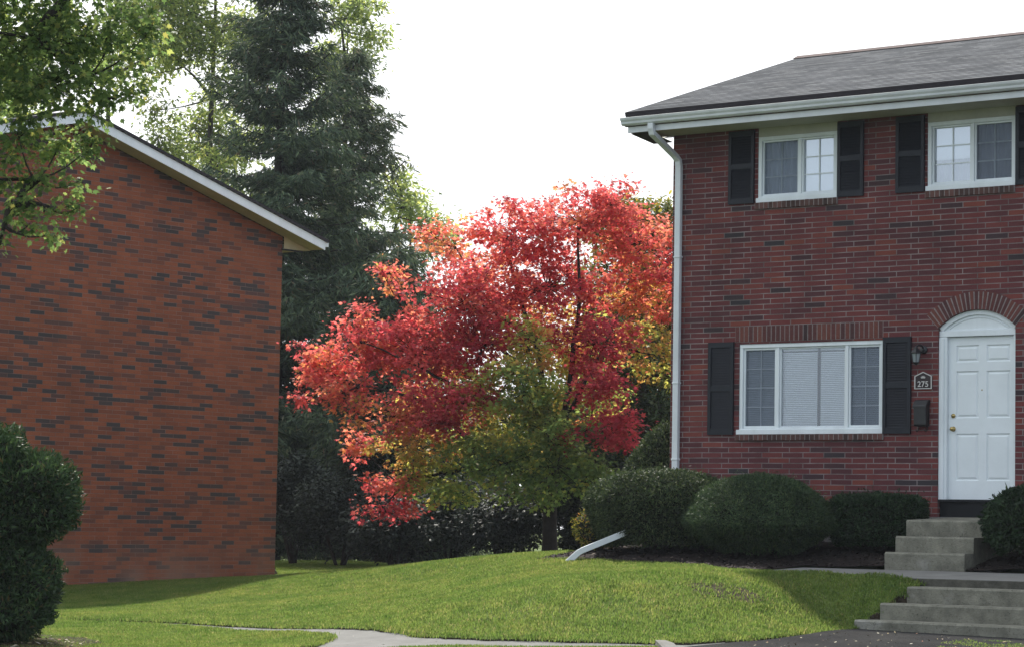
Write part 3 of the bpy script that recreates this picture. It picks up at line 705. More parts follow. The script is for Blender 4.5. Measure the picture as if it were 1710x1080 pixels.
lathe_y([(.001, .05), (.012, .051), (.014, .058), (.026, .062), (.028, .0745)], 4.115, 2.95).build('deadbolt', M['brass'], door, smooth=True)
lathe_y([(.001, .066), (.007, .067), (.009, .0745)], 4.50, 3.26, 10).build('peephole', M['brass'], door, smooth=True)
MB().box(DX0 + .01, DX1 - .01, .05, .139, ZF - .01, 1.905).box(DX0 + .004, DX1 - .004, .0, .139, 1.906, 1.9325).build('threshold', M['dark'], H)

# shutters: frame and slats
def shutter(x0, x1, z0, z1, splits):
    mb = MB(); f = .045
    mb.box(x0, x0 + f, -.032, -.002, z0, z1); mb.box(x1 - f, x1, -.032, -.002, z0, z1)
    zz = [z0] + splits + [z1]
    bars = [(z0, z0 + .07)] + [(s - .035, s + .035) for s in splits] + [(z1 - .07, z1)]
    for a, b in bars: mb.box(x0 + f, x1 - f, -.030, -.002, a, b)
    for (a0, a1), (b0, b1) in zip(bars, bars[1:]):
        n = int((b0 - a1) / .032); st = (b0 - a1) / n
        for i in range(n):
            z = a1 + i * st
            mb.add([(x0 + f, -.026, z + .004), (x1 - f, -.026, z + .004), (x1 - f, -.010, z + st), (x0 + f, -.010, z + st), (x0 + f, -.004, z + st * .6), (x1 - f, -.004, z + st * .6)],
                   [(0, 1, 2, 3), (3, 2, 5, 4), (1, 0, 4, 5)])
    mb.box(x0 + f, x1 - f, -.004, -.002, z0 + .07, z1 - .07)
    mb.build('shutter', M['shutter'], H)
shutter(.60, .99, 2.735, 3.93, [3.33]); shutter(3.185, 3.575, 2.735, 3.93, [3.33])
for a, b in ((.88, 1.27), (2.51, 2.885), (3.345, 3.745), (4.985, 5.37)): shutter(a, b, 5.715, 6.665, [6.2])

# windows
def frame_rect(mb, x0, x1, z0, z1, t, y0, y1):
    mb.box(x0, x1, y0, y1, z1 - t, z1); mb.box(x0, x1, y0, y1, z0, z0 + t)
    mb.box(x0, x0 + t, y0, y1, z0 + t, z1 - t); mb.box(x1 - t, x1, y0, y1, z0 + t, z1 - t)
def grille(mb, x0, x1, z0, z1, nx, nz, y, t=.014):
    xs_ = [x0 + (x1 - x0) * i / nx for i in range(nx + 1)]
    for i in range(1, nx): mb.box(xs_[i] - t / 2, xs_[i] + t / 2, y, y + .008, z0, z1)
    for j in range(1, nz):
        z = z0 + (z1 - z0) * j / nz
        for i in range(nx):
            mb.box(xs_[i] + (t / 2 if i else 0), xs_[i + 1] - (t / 2 if i < nx - 1 else 0), y, y + .008, z - t / 2, z + t / 2)
def pane(w, x0, x1, z0, z1, y, mat='glass', name='pane'):
    MB().quad((x0, y, z0), (x1, y, z0), (x1, y, z1), (x0, y, z1)).build(name, M[mat], w)
def cloth(w, x0, x1, z0, z1, y, mat, amp=.015, waves=9, name='curtain'):
    mb = MB(); n = 80
    for i in range(n):
        a, b = x0 + (x1 - x0) * i / n, x0 + (x1 - x0) * (i + 1) / n
        f = lambda x: y + amp * math.sin((x - x0) / (x1 - x0) * waves * 2 * math.pi + 1.3 * math.sin(x * 7))
        mb.quad((a, f(a), z0), (b, f(b), z0), (b, f(b), z1), (a, f(a), z1))
    mb.build(name, M[mat], w, smooth=True)
def blinds(w, x0, x1, z0, z1, y, pitch=.0235):
    mb = MB(); n = int((z1 - z0) / pitch)
    for i in range(n):
        z = z0 + i * pitch
        mb.add([(x0, y - .008, z), (x1, y - .008, z), (x1, y - .005, z + pitch * .5), (x0, y - .005, z + pitch * .5), (x1, y + .008, z + pitch * .93), (x0, y + .008, z + pitch * .93)], [(0, 1, 2, 3), (3, 2, 4, 5)])
    mb.box(x0, x1, y - .012, y + .012, z1, z1 + .03)
    mb.build('blind', M['blind'], w)

w = empty('window', (0, 0, 0)); w.parent = H
mb = MB(); x0, x1, z0, z1 = 1.062, 3.178, 2.768, 3.898
frame_rect(mb, x0, x1, z0, z1, .05, .012, .135)
mb.box(1.03, 3.2, -.012, .011, 2.738, 2.80)            # projecting metal sill
for mx in (1.63, 2.645): mb.box(mx - .022, mx + .022, .02, .1, z0 + .05, z1 - .05)
mb.build('frame', M['white'], w, bevel=.004)
mb = MB(); frame_rect(mb, 1.114, 1.606, z0 + .052, z1 - .052, .026, .034, .07); frame_rect(mb, 2.669, 3.126, z0 + .052, z1 - .052, .026, .034, .07); frame_rect(mb, 1.654, 2.621, z0 + .052, z1 - .052, .02, .04, .08)
mb.build('sash', M['white'], w, bevel=.003)
for a_, b_ in ((1.14, 1.58), (2.695, 3.10)):
    mb = MB(); grille(mb, a_, b_, 2.846, 3.82, 2, 4, .058); mb.build('grille', M['blind'], w)
pane(w, 1.14, 1.58, 2.846, 3.82, .07); pane(w, 1.674, 2.601, 2.84, 3.826, .06, 'soft_glass'); pane(w, 2.695, 3.10, 2.846, 3.82, .07)
pane(w, 1.14, 1.58, 2.846, 3.82, .046, 'screen', 'insect_screen'); pane(w, 2.695, 3.10, 2.846, 3.82, .046, 'screen', 'insect_screen')
blinds(w, 1.1, 1.62, 2.82, 3.82, .105); blinds(w, 1.64, 2.175, 2.82, 3.80, .105); blinds(w, 2.222, 2.64, 2.82, 3.80, .105); blinds(w, 2.66, 3.14, 2.82, 3.82, .105)

def upper_window(x0, x1, left_screen):
    w = empty('window', (0, 0, 0)); w.parent = H
    z0, z1 = 5.748, 6.568; xm = (x0 + x1) / 2 + (.03 if left_screen else .01)
    mb = MB(); frame_rect(mb, x0 + .002, x1 - .002, z0, z1, .05, .008, .135)
    mb.box(x0 - .02, x1 + .02, -.014, .007, z0 - .032, z0 + .028)
    mb.box(xm - .02, xm + .02, .02, .1, z0 + .05, z1 - .05); mb.build('frame', M['white'], w, bevel=.004)
    a = (x0 + .054, xm - .022); b = (xm + .022, x1 - .054); zz = (z0 + .052, z1 - .052)
    mb = MB()
    for s in (a, b): frame_rect(mb, s[0], s[1], zz[0], zz[1], .022, .034, .07)
    mb.build('sash', M['white'], w, bevel=.003)
    for s in (a, b):
        mb = MB(); grille(mb, s[0] + .022, s[1] - .022, zz[0] + .022, zz[1] - .022, 2, 3, .058); mb.build('grille', M['white'], w)
    for s, gm in ((a, 'glass' if left_screen else 'bright_glass'), (b, 'bright_glass' if left_screen else 'glass')): pane(w, s[0] + .022, s[1] - .022, zz[0] + .022, zz[1] - .022, .07, gm)
    s = a if left_screen else b; pane(w, s[0] + .022, s[1] - .022, zz[0] + .022, zz[1] - .022, .046, 'screen', 'insect_screen')
    MB().box(x0 + .001, x1 - .001, .01, .1, 6.57, ZT - .003).build('header_panel', M['soffit'], w)
    return w, a, b
w, a, b = upper_window(1.315, 2.495, True)
cloth(w, a[0], a[1] - .02, 5.77, 6.56, .13, 'curtain', .02, 5); MB().box(b[0] - .02, b[1], .085, .09, 5.8, 6.52).build('roller_shade', M['shade'], w)
w, a, b = upper_window(3.775, 4.98, False)
MB().box(a[0], a[1], .085, .09, 6.1, 6.52).build('roller_shade', M['shade'], w); cloth(w, a[0], b[1], 5.77, 6.56, .14, 'grey_curtain', .02, 12)

# eaves, gutter, roof
EX0, EX1 = -.34, XR + .34; PIT = .318
MB().quad((EX0, -.55, 6.683), (EX0, -.001, 6.683), (EX1, -.001, 6.683), (EX1, -.55, 6.683)).build('soffit', M['soffit'], H)
MB().box(EX0 - .04, EX1 + .04, -.579, -.5725, 6.752, 6.7645).build('gutter_gap_strip', M['ridge'], H)  # brown strip painted in for the dark gap below the gutter
mb = MB().box(EX0, EX1, -.572, -.551, 6.676, 6.80)
mb.build('fascia', M['gutter'], H)
prof = [(-.574, 6.765), (-.63, 6.765), (-.655, 6.785), (-.66, 6.81), (-.68, 6.835), (-.69, 6.862), (-.676, 6.866), (-.664, 6.838), (-.645, 6.79), (-.574, 6.775)]
mb = MB().prism_x(prof, EX0 - .05, EX1 + .05)
mb.prism_x([(-.574, 6.766), (-.63, 6.766), (-.655, 6.786), (-.66, 6.811), (-.68, 6.836), (-.689, 6.86), (-.574, 6.86)], EX0 - .055, EX0 - .0505)
gut = mb.build('gutter', M['gutter'], H, smooth=False)
ye, zr = -.61, 6.945; yr = 3.72; zrd = zr + PIT * (yr - ye); th = .05
slope_len = math.hypot(yr - ye, zrd - zr); ang = math.atan2(zrd - zr, yr - ye)
rf = MB()
rf.box(EX0 - .03, EX1 + .03, 0, slope_len, -th, 0); rf.m[2:] = [1] * 4
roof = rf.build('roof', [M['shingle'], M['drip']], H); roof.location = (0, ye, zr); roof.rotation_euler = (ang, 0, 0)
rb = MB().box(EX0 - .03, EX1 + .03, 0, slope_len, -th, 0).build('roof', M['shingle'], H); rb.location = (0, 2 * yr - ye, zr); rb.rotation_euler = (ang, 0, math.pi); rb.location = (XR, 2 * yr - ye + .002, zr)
cap = MB().add([(EX0 - .035, yr - .13, zrd - .13 * PIT + .012), (EX0 - .035, yr, zrd + .03), (EX0 - .035, yr + .13, zrd - .13 * PIT + .012), (EX1 + .03, yr - .13, zrd - .13 * PIT + .012), (EX1 + .03, yr, zrd + .03), (EX1 + .03, yr + .13, zrd - .13 * PIT + .012)],
               [(0, 3, 4, 1), (1, 4, 5, 2), (0, 1, 2), (3, 5, 4)])
cap.build('ridge_cap', M['ridge'], roof).parent = H
mb = MB().box(EX0 - .028, EX1 + .028, -.592, -.5735, 6.862, 6.905); mb.build('dark_drip_gap', M['drip'], H)  # dark strip put in for the shadow gap between shingles and gutter
# rake boards and boxed eave return at the left gable
mb = MB(); t = .15
mb.add([(EX0, -.57, 6.67), (EX0, yr, zrd - .19), (EX0, yr, zrd - .055), (EX0, -.57, 6.86), (EX0 + .025, -.57, 6.67), (EX0 + .025, yr, zrd - .19), (EX0 + .025, yr, zrd - .055), (EX0 + .025, -.57, 6.86)],
       [(0, 1, 2, 3), (7, 6, 5, 4), (0, 3, 7, 4), (0, 4, 5, 1), (3, 2, 6, 7)])
mb.add([(EX0, 2 * yr + .57, 6.67), (EX0, yr, zrd - .19), (EX0, yr, zrd - .055), (EX0, 2 * yr + .57, 6.86)], [(3, 2, 1, 0)])
mb.build('rake_board', M['gutter'], H)
MB().add([(EX0 + .02, -.549, 6.668), (-.002, -.549, 6.668), (-.002, .0, 6.60), (EX0 + .02, .0, 6.60), (EX0 + .02, .0, 6.668)], [(0, 1, 2, 3), (0, 3, 4)]).build('eave_return', M['drip'], H)
MB().add([(EX0 + .02, 0, 6.665), (0, 0, 6.665), (0, yr, zrd - .2), (EX0 + .02, yr, zrd - .2)], [(0, 1, 2, 3)]).build('rake_soffit', M['soffit'], H)

# downspout: rectangular pipe with two elbows under the gutter
def rect_sweep(path, w, d):
    mb = MB(); rings = []
    P = [Vector(p) for p in path]
    for i, p in enumerate(P):
        t_ = (P[min(i + 1, len(P) - 1)] - P[max(i - 1, 0)]).normalized()
        sx = Vector((1, 0, 0)); sx = (sx - t_ * sx.dot(t_)).normalized(); sy = t_.cross(sx)
        rings.append([p + sx * a * w / 2 + sy * b * d / 2 for a, b in ((-1, -1), (1, -1), (1, 1), (-1, 1))])
    vs = [q for r_ in rings for q in r_]; fs = []
    for i in range(len(P) - 1):
        for k in range(4): fs.append((i * 4 + k, i * 4 + (k + 1) % 4, i * 4 + 4 + (k + 1) % 4, i * 4 + 4 + k))
    fs += [(3, 2, 1, 0), tuple(range(len(vs) - 4, len(vs)))]
    return mb.add(vs, fs)
mb = rect_sweep([(.06, -.615, 6.77), (.06, -.615, 6.70), (.065, -.60, 6.64), (.10, -.12, 6.40), (.115, -.055, 6.34), (.12, -.045, 6.26), (.125, -.045, 1.5)], .088, .062)
for z in (5.05, 3.4, 2.4): mb.box(.072, .172, -.082, -.002, z, z + .028)
mb.build('downspout', M['gutter'], H, bevel=.008)

# wall lantern, plaque, mailbox: things of their own on the wall
LN = empty('wall_lantern', wR(3.70, 0, 3.6), -A37, 'black carriage lantern with frosted glass on the brick beside the white door', 'lantern'); LN.scale = (.85, .85, .85)
mb = lathe_y([(.001, -.03), (.045, -.028), (.058, -.018), (.062, -.003)], .05, .19, 18)
mb.build('backplate', M['black'], LN, smooth=True)
MB().tube([(.05, -.02, .21), (.045, -.06, .25), (.02, -.12, .25), (0, -.14, .225)], .012, 8).build('arm', M['black'], LN, smooth=True)
def hexring(r, z, n=6): return [(r * math.cos(2 * math.pi * k / n), -.14 + r * math.sin(2 * math.pi * k / n), z) for k in range(n)]
def loft(rings):
    mb = MB(); n = len(rings[0]); fs = [(i * n + k, i * n + (k + 1) % n, (i + 1) * n + (k + 1) % n, (i + 1) * n + k) for i in range(len(rings) - 1) for k in range(n)]
    return mb.add([p for r_ in rings for p in r_], fs + [tuple(range(n))[::-1], tuple(range((len(rings) - 1) * n, len(rings) * n))])
loft([hexring(.085, .13), hexring(.088, .14), hexring(.05, .19), hexring(.02, .22), hexring(.012, .24)]).build('cap', M['black'], LN)
mb = loft([hexring(.046, -.005), hexring(.05, .006)]); mb2 = loft([hexring(.02, -.03), hexring(.045, -.006)]); mb.add(mb2.v, mb2.f)
for k in range(6):
    a = 2 * math.pi * k / 6
    mb.tube([(.05 * math.cos(a), -.14 + .05 * math.sin(a), .0), (.074 * math.cos(a), -.14 + .074 * math.sin(a), .13)], .006, 4)
mb.tube([(0, -.14, -.03), (0, -.14, -.05)], [.012, .004], 6)
mb.build('cage', M['black'], LN)
loft([hexring(.042, .006), hexring(.066, .129)]).build('glass', M['frost'], LN)

PQ = empty('number_plaque', wR(3.745, 0, 3.38), -A37, 'dark house number plaque reading 275 with white border between lantern and mailbox', 'plaque')
pent = [(-.12, -.10), (.12, -.10), (.12, .06), (0, .112), (-.12, .06)]
MB().prism_y(pent, -.016, -.002).build('plate', M['plaque'], PQ)
mb = MB()
inn = [(x * .89, -.10 + .009 + (z + .10) * .9) for x, z in pent]
for i in range(5):
    j = (i + 1) % 5; mb.prism_y([pent[i], pent[j], inn[j], inn[i]], -.021, -.0165)
mb.build('border', M['plaque_white'], PQ)
cu = bpy.data.curves.new('digits', 'FONT'); cu.body = '275'; cu.size = .098; cu.align_x = 'CENTER'; cu.extrude = .002; cu.offset = .001; cu.space_character = 1.06
tmp = bpy.data.objects.new('tmp_digits', cu); COL.objects.link(tmp); dg = bpy.context.evaluated_depsgraph_get()
me = bpy.data.meshes.new_from_object(tmp.evaluated_get(dg)); bpy.data.objects.remove(tmp)
dig = bpy.data.objects.new('digits', me); COL.objects.link(dig); dig.parent = PQ; dig.rotation_euler = (math.pi / 2, 0, 0); dig.location = (0, -.0205, -.072); me.materials.clear(); me.materials.append(M['plaque_white'])
mb = MB()
for k in range(7):
    a = R(-75 + 25 * k); l = .034
    c = Vector((math.sin(a) * l * .6, -.019, .033 + math.cos(a) * l * .5)); d = Vector((math.sin(a), 0, math.cos(a))); s = Vector((math.cos(a), 0, -math.sin(a)))
    mb.prism_y([((c - d * .018).x, (c - d * .018).z), ((c + s * .006).x, (c + s * .006).z), ((c + d * .018).x, (c + d * .018).z), ((c - s * .006).x, (c - s * .006).z)], -.02, -.0165)
mb.build('emblem', M['plaque_white'], PQ)

MX = empty('mailbox', wR(3.745, 0, 2.99), -A37, 'black metal wall mailbox hanging below the 275 plaque', 'mailbox')
prof = [(-.002, -.17), (-.085, -.17), (-.10, -.15), (-.105, .06), (-.002, .09)]
MB().prism_x(prof, -.085, .085).build('body', M['black'], MX, bevel=.006)
MB().prism_x([(-.002, .092), (-.108, .062), (-.118, .052), (-.118, .085), (-.06, .15), (-.002, .16)], -.094, .094).build('lid', M['black'], MX, bevel=.005)
for x in (-.06, .06): MB().tube([(x, -.02, -.17), (x, -.02, -.215), (x, -.05, -.235), (x, -.08, -.22), (x, -.085, -.2)], .006, 6).build('newspaper_hook', M['black'], MX, smooth=True)

# steps
def step_block(mb, u0, u1, v0, v1, z0, z1, back_lift=0.0, mi=0):
    # local frame: x = u, y = -v
    n = 10
    xs = [u0 + (u1 - u0) * i / n for i in range(n + 1)]
    j = [random.uniform(-.006, .006) for _ in xs]
    vs = []; 
    for i, x in enumerate(xs):
        vs += [(x, -v1 + j[i], z0), (x, -v1 + j[i], z1 - .02), (x, -v1 + .018 + j[i], z1 + j[i] * .5), (x, -v0, z1 + back_lift), (x, -v0, z0)]
    fs = []
    for i in range(n):
        b = i * 5
        for k in range(5): fs.append((b + k, b + 5 + k, b + 5 + (k + 1) % 5, b + (k + 1) % 5))
    fs += [tuple(range(5)), tuple(range(n * 5, n * 5 + 5))[::-1]]
    mb.add(vs, fs, mi)
ST = empty('entrance_steps', (OR[0], OR[1], 0), -A37, 'three worn concrete steps rising from the walk slab to the white door', 'steps')
for u0, u1, v0, v1, z0, z1, lf in ((4.18, 5.2, .004, 1.2, .9, 1.675, .042), (4.2, 5.22, 1.2, 1.5, .9, 1.482, 0), (4.22, 5.25, 1.5, 1.79, .9, 1.297, 0)):
    mb = MB(); step_block(mb, u0, u1, v0, v1, z0, z1, lf); mb.build('step', M['concrete'], ST)
LS = empty('lower_steps', (OR[0], OR[1], 0), -A37, 'wide concrete steps climbing from the asphalt driveway to the walk slab', 'steps')
for u0, v0, v1, z0, z1 in ((5.52, 3.3, 3.6, .3, .955), (5.36, 3.6, 3.9, .3, .778), (5.22, 3.9, 4.2, .2, .602)):
    mb = MB(); step_block(mb, u0, 12, v0, v1, z0, z1); mb.build('step', M['concrete'], LS)

# white downspout extension lying at the corner of the bed
mb = rect_sweep([(.74, 33, 1.07), (.88, 33, 1.2), (.93, 33, 1.228), (1.47, 33, 1.46)], .075, .085)
ext = empty('downspout_extension', (.76, 33, 1.09), 0, 'white metal downspout extension tilted against the shrub at the edge of the lawn', 'downspout')
o = mb.build('pipe', M['gutter'], ext, bevel=.006); o.location = (-.76, -33, -1.09)

# ---------------------------------------------------------------- left building
B = empty('brick_building', (OL[0], OL[1], 0), math.pi / 2 - A37, 'orange red brick building end wall with white rake boards and speckled dark bricks', 'building')
AP = -5.07; PL = .262; WX0 = AP * 2
zw = 6.49
def roof_z(x): return 6.40 + PL * (.73 - x) if x >= AP else 6.40 + PL * (.73 - AP) - .235 * (AP - x)
DB = 16
mb = MB()
g = [(WX0, -.2), (0, -.2), (0, roof_z(0) - .16), (AP, roof_z(AP) - .16), (WX0, roof_z(WX0) - .16)]
mb.add([(x, 0, z) for x, z in g] + [(x, DB, z) for x, z in g], [(0, 1, 2, 3, 4), (9, 8, 7, 6, 5), (1, 6, 7, 2), (0, 4, 9, 5)])
mb.build('wall', M['brick_left'], B)
xl = WX0 - .73
# shingle slabs
for xa, xb in ((AP, .80), (AP, xl - .05)):
    za, zb = roof_z(xa) + .0, roof_z(xb)
    L_ = math.hypot(xb - xa, zb - za); an = math.atan2(zb - za, abs(xb - xa))
    mb = MB(); mb.box(0, DB + .8, 0, L_, .004, .05); mb.m[2:] = [1] * 4
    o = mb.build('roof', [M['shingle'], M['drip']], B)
    # local x of slab -> building y, local y -> down the slope
    ex = Vector((0, 1, 0)); ey = Vector(((xb - xa) / L_, 0, (zb - za) / L_)); ez = ex.cross(ey)
    if ez.z < 0: ex = -ex; ez = -ez
    mt = Matrix((ex, ey, ez)).transposed().to_4x4()
    mt.translation = Vector((xa, -.38 if ex.y > 0 else DB + .42, za)); o.matrix_local = mt
mb = MB(); fh = .15
def board(xa, xb):
    q = [(xa, roof_z(xa) - fh), (xb, roof_z(xb) - fh), (xb, roof_z(xb)), (xa, roof_z(xa))]
    mb.prism_y(q, -.35, -.325)
board(AP, .73); board(xl, AP)
mb.build('rake_board', M['white'], B)
mb = MB()
mb.quad((AP, -.324, roof_z(AP) - fh + .002), (.70, -.324, roof_z(.70) - fh + .002), (.70, -.001, roof_z(.70) - fh + .002), (AP, -.001, roof_z(AP) - fh + .002))
mb.quad((xl, -.324, roof_z(xl) - fh + .002), (AP, -.324, roof_z(AP) - fh + .002), (AP, -.001, roof_z(AP) - fh + .002), (xl, -.001, roof_z(xl) - fh + .002))
mb.build('rake_soffit', M['cream'], B)
mb = MB().add([(.002, -.03, 6.22), (.70, -.03, 6.25), (.002, -.03, roof_z(0) - fh)], [(0, 1, 2)])
mb.quad((.002, -.03, 6.22), (.002, DB, 6.22), (.70, DB, 6.25), (.70, -.03, 6.25))
mb.build('eave_box', M['cream'], B)
MB().box(-.06, .48, -.045, -.031, 6.195, 6.225).build('trim_strip', M['drip'], B)
MB().box(.731, .84, -.33, DB + .3, 6.315, 6.40).build('gutter', M['white'], B)

# ------------------------------------------------------------- vegetation
def curve_pts(a, b, sag, n=4):
    a, b = Vector(a), Vector(b); return [a.lerp(b, i / n) + Vector((0, 0, sag * math.sin(math.pi * i / n))) for i in range(n + 1)]

def make_crown(parent, blobs, leaf, lw, tpl, mat, dens, per, spread, hue=False, skel=None, wood='bark', droop=.35, twig_r=.008, limb_r=.03, flat=.55, hj=.06, rng=RNG, name='crown', hang=0.0):
    Cs = []; Hs = []; wb = MB()
    for (x, y, z, rx, ry, rz, h, dn) in blobs:
        rm = (rx * ry * rz) ** (1 / 3); n = max(3, int(dens * dn * 4 * math.pi * (rx * rz + ry * rz + rx * ry) / 3))
        d = unit(rng.normal(size=(n, 3))); rad = rng.uniform(0, 1, n) ** .42
        c = np.array([x, y, z]) + d * np.array([rx, ry, rz]) * rad[:, None]
        Cs.append(c); Hs.append(np.full(n, h) + rng.normal(0, hj, n))
        if skel is not None:
            ctr = np.array([x, y, z]); k = np.argmin(((skel - ctr) ** 2).sum(1) + 2.0 * np.maximum(0, skel[:, 2] - z) ** 2)
            wb.tube(curve_pts(skel[k], ctr, -.06), [limb_r, limb_r * .8, limb_r * .6, limb_r * .5, limb_r * .35], 5)
            for p in c[::2]:
                mid = ctr + (p - ctr) * .5 + rng.normal(0, .05 * rm + .02, 3)
                wb.tube([ctr, mid, p], [twig_r * 1.3, twig_r, twig_r * .5], 3, caps=False)
    C = np.concatenate(Cs); Hh = np.concatenate(Hs); n = len(C)
    idx = np.repeat(np.arange(n), per)
    m = len(idx)
    off = rng.normal(size=(m, 3)) * spread * np.array([1, 1, flat])
    P = C[idx] + off
    P[:, 2] -= hang * np.abs(rng.normal(size=m)) * spread
    D = unit(off + rng.normal(size=(m, 3)) * .5 * spread); D[:, 2] -= droop * rng.uniform(.2, 1.6, m)
    Nn = np.stack([rng.normal(0, .55, m), rng.normal(0, .55, m), np.ones(m)], 1)
    s = leaf * rng.uniform(.5, 1.35, m)
    V = place(P, D, Nn, s, s * lw * rng.uniform(.7, 1.1, m), tpl, .35)
    at = np.clip(Hh[idx] + rng.normal(0, .04, m), 0, 1) if hue else None
    raw_mesh(name, V, len(tpl), mat, parent, at)
    if wb.v: wb.build('branches', M[wood], parent, smooth=True)
    return m

# red maple
MT = empty('red_maple', (.66, 42, h1(.66, 42) - .02), 0, 'maple in blazing red autumn leaf, turning green below, between the two brick buildings', 'tree')
BL = [(0.36,0,5.52,1.0,0.59,0.72,1),(1.31,0.3,5.24,0.67,0.67,0.68,1),(0.89,-0.5,5.76,0.57,0.43,0.72,0.9),(-0.69,-0.2,5.24,0.81,0.62,0.74,1),(-1.61,0.2,5.14,0.59,0.46,0.6,0.55),(-2.02,0,5.33,0.29,0.3,0.5,0.5),(-0.11,0.2,4.48,1.14,0.67,0.78,1.1),(-1.4,-0.4,4.14,0.95,0.71,0.74,1.1),(1.27,0.6,4.33,0.59,0.52,0.5,0.9),(-2.5,0.2,4.5,0.38,0.34,0.62,0.45),(-2.78,0,4.71,0.15,0.17,0.6,0.4),(-2.97,-0.3,3.57,0.63,0.55,0.7,1.1),(-3.59,-0.2,3.05,0.5,0.5,0.66,1),(-3.9,0,3.29,0.23,0.3,0.68,0.8),(-3.92,0,2.57,0.25,0.13,0.72,0.8),(-3.26,-0.6,2.67,0.52,0.32,0.64,1),(-2.16,-0.5,3.33,0.86,0.59,0.8,1.2),(-1.11,-0.6,3.48,0.76,0.55,0.9,1.2),(-0.4,-1.1,3.43,0.43,0.48,0.34,1.1),(-0.45,-1.5,2.71,0.62,0.6,0.19,1.3),(-1.11,-1.2,2.81,0.48,0.38,0.3,0.8),(0.65,-0.4,3.57,0.67,0.52,0.93,1.1),(0.65,-1,2.86,0.5,0.4,0.97,1.1),(0.81,-1.2,2.12,0.48,0.27,1,1.2),(1.08,-1.1,2.33,0.25,0.21,1,1),(0.31,-1.3,2.0,0.25,0.17,0.98,0.9),(-1.5,-1,2.57,0.81,0.36,0.86,1),(-2.5,-0.8,2.33,0.69,0.4,0.62,0.9),(-3.02,-0.4,1.9,0.34,0.34,0.66,0.7),(-2.16,-0.6,1.81,0.71,0.38,0.36,0.9),(-1.21,-0.8,1.86,0.71,0.43,0.2,0.9),(-1.73,-1.2,2.24,0.52,0.27,0.88,0.7),(-2.5,-0.5,1.24,0.5,0.29,0.66,0.7),(-2.78,-0.7,0.81,0.29,0.13,0.93,0.9),(-2.4,-0.6,0.86,0.32,0.19,0.86,0.7),(-1.83,-0.7,1.33,0.57,0.38,0.22,0.9),(-1.4,-0.4,1.0,0.43,0.27,0.18,0.6),(-0.69,-1,1.62,0.71,0.4,0.12,1),(0.08,-1.2,1.57,0.71,0.4,0.07,1),(0.65,-0.8,1.38,0.52,0.27,0.06,0.8),(-0.11,-1.5,2.1,0.67,0.34,0.12,0.9),(-0.3,-0.8,1.14,0.57,0.21,0.14,0.6),(-0.16,1.3,3.76,1.05,0.76,0.4,0.9),(-1.11,1.2,4.71,0.86,0.67,0.6,0.7),(0.41,1.5,3.0,0.86,0.67,0.3,0.9),(-1.69,1.3,2.81,0.76,0.57,0.38,0.8),(-0.64,1.4,2.33,1.05,0.57,0.26,0.9),(1.36,0.8,3.57,0.43,0.57,0.36,0.8),(2.1,.6,4.6,.7,.8,.66,.9),(2.2,.4,3.4,.6,.6,.36,.8)]
SK = [[(0.0,0.0),(-0.01,1.0),(-0.02,1.67)],[(-0.02,1.38),(-0.45,1.52),(-0.97,1.71),(-1.69,2.33),(-2.16,2.62),(-3.02,2.81)],[(-0.02,1.57),(0.17,2.24),(0.31,3.19),(0.41,4.33),(0.36,5.38)],[(-0.02,1.62),(-0.11,2.62),(-0.26,3.57),(-0.64,4.62),(-0.83,5.19)],[(-0.11,2.33),(-0.64,2.52),(-1.4,2.76),(-2.07,3.1),(-3.02,3.48)],[(0.2,2.33),(0.7,3.29),(1.17,4.33),(1.36,5.1)],[(-0.26,3.57),(-1.11,4.14),(-1.59,5.1)],[(-0.16,2.81),(-0.92,3.57),(-2.07,3.57)],[(0.08,1.86),(0.6,2.24),(0.89,2.14)],[(-0.35,1.5),(-1.3,1.57),(-2.16,1.38),(-2.64,0.9)]]
dep = [0, -.8, -.2, .1, -.9, .6, .2, .3, -1.0, -.7]
mb = MB(); skp = []
for i, ch in enumerate(SK):
    pts = [(x, dep[i] * min(1, math.hypot(x, z - 1.6) / 2.2) if i else 0, z) for x, z in ch]
    if i == 0: mb.tube([(0, 0, -.3), (0, 0, .08), (0, 0, .5), (-.01, 0, 1.0), (-.02, 0, 1.67)], [.19, .14, .118, .11, .12], 12)
    else:
        r0 = .075 if i in (1, 2, 3) else .05
        sub = []
        for p, q in zip(pts, pts[1:]):
            sub += [Vector(p).lerp(Vector(q), t_) + Vector((random.uniform(-.03, .03), random.uniform(-.03, .03), random.uniform(-.03, .03))) * (t_ > 0) for t_ in (0, .34, .67)]
        sub.append(Vector(pts[-1]))
        mb.tube(sub, [r0 * (1 - .8 * k / (len(sub) - 1)) for k in range(len(sub))], 7)
        skp += [tuple(s) for s in sub]
mb.build('trunk', M['bark_dark'], MT, smooth=True)
make_crown(MT, [(x, y, z, rx, max(rx, rz) * .9, rz, h, d) for x, y, z, rx, rz, h, d in BL], 0.074, 1.0, LOBED, M['maple_leaf'], 11.5, 33, .115, True, np.array(skp), 'bark_dark', hj=.1, twig_r=.006, limb_r=.02)

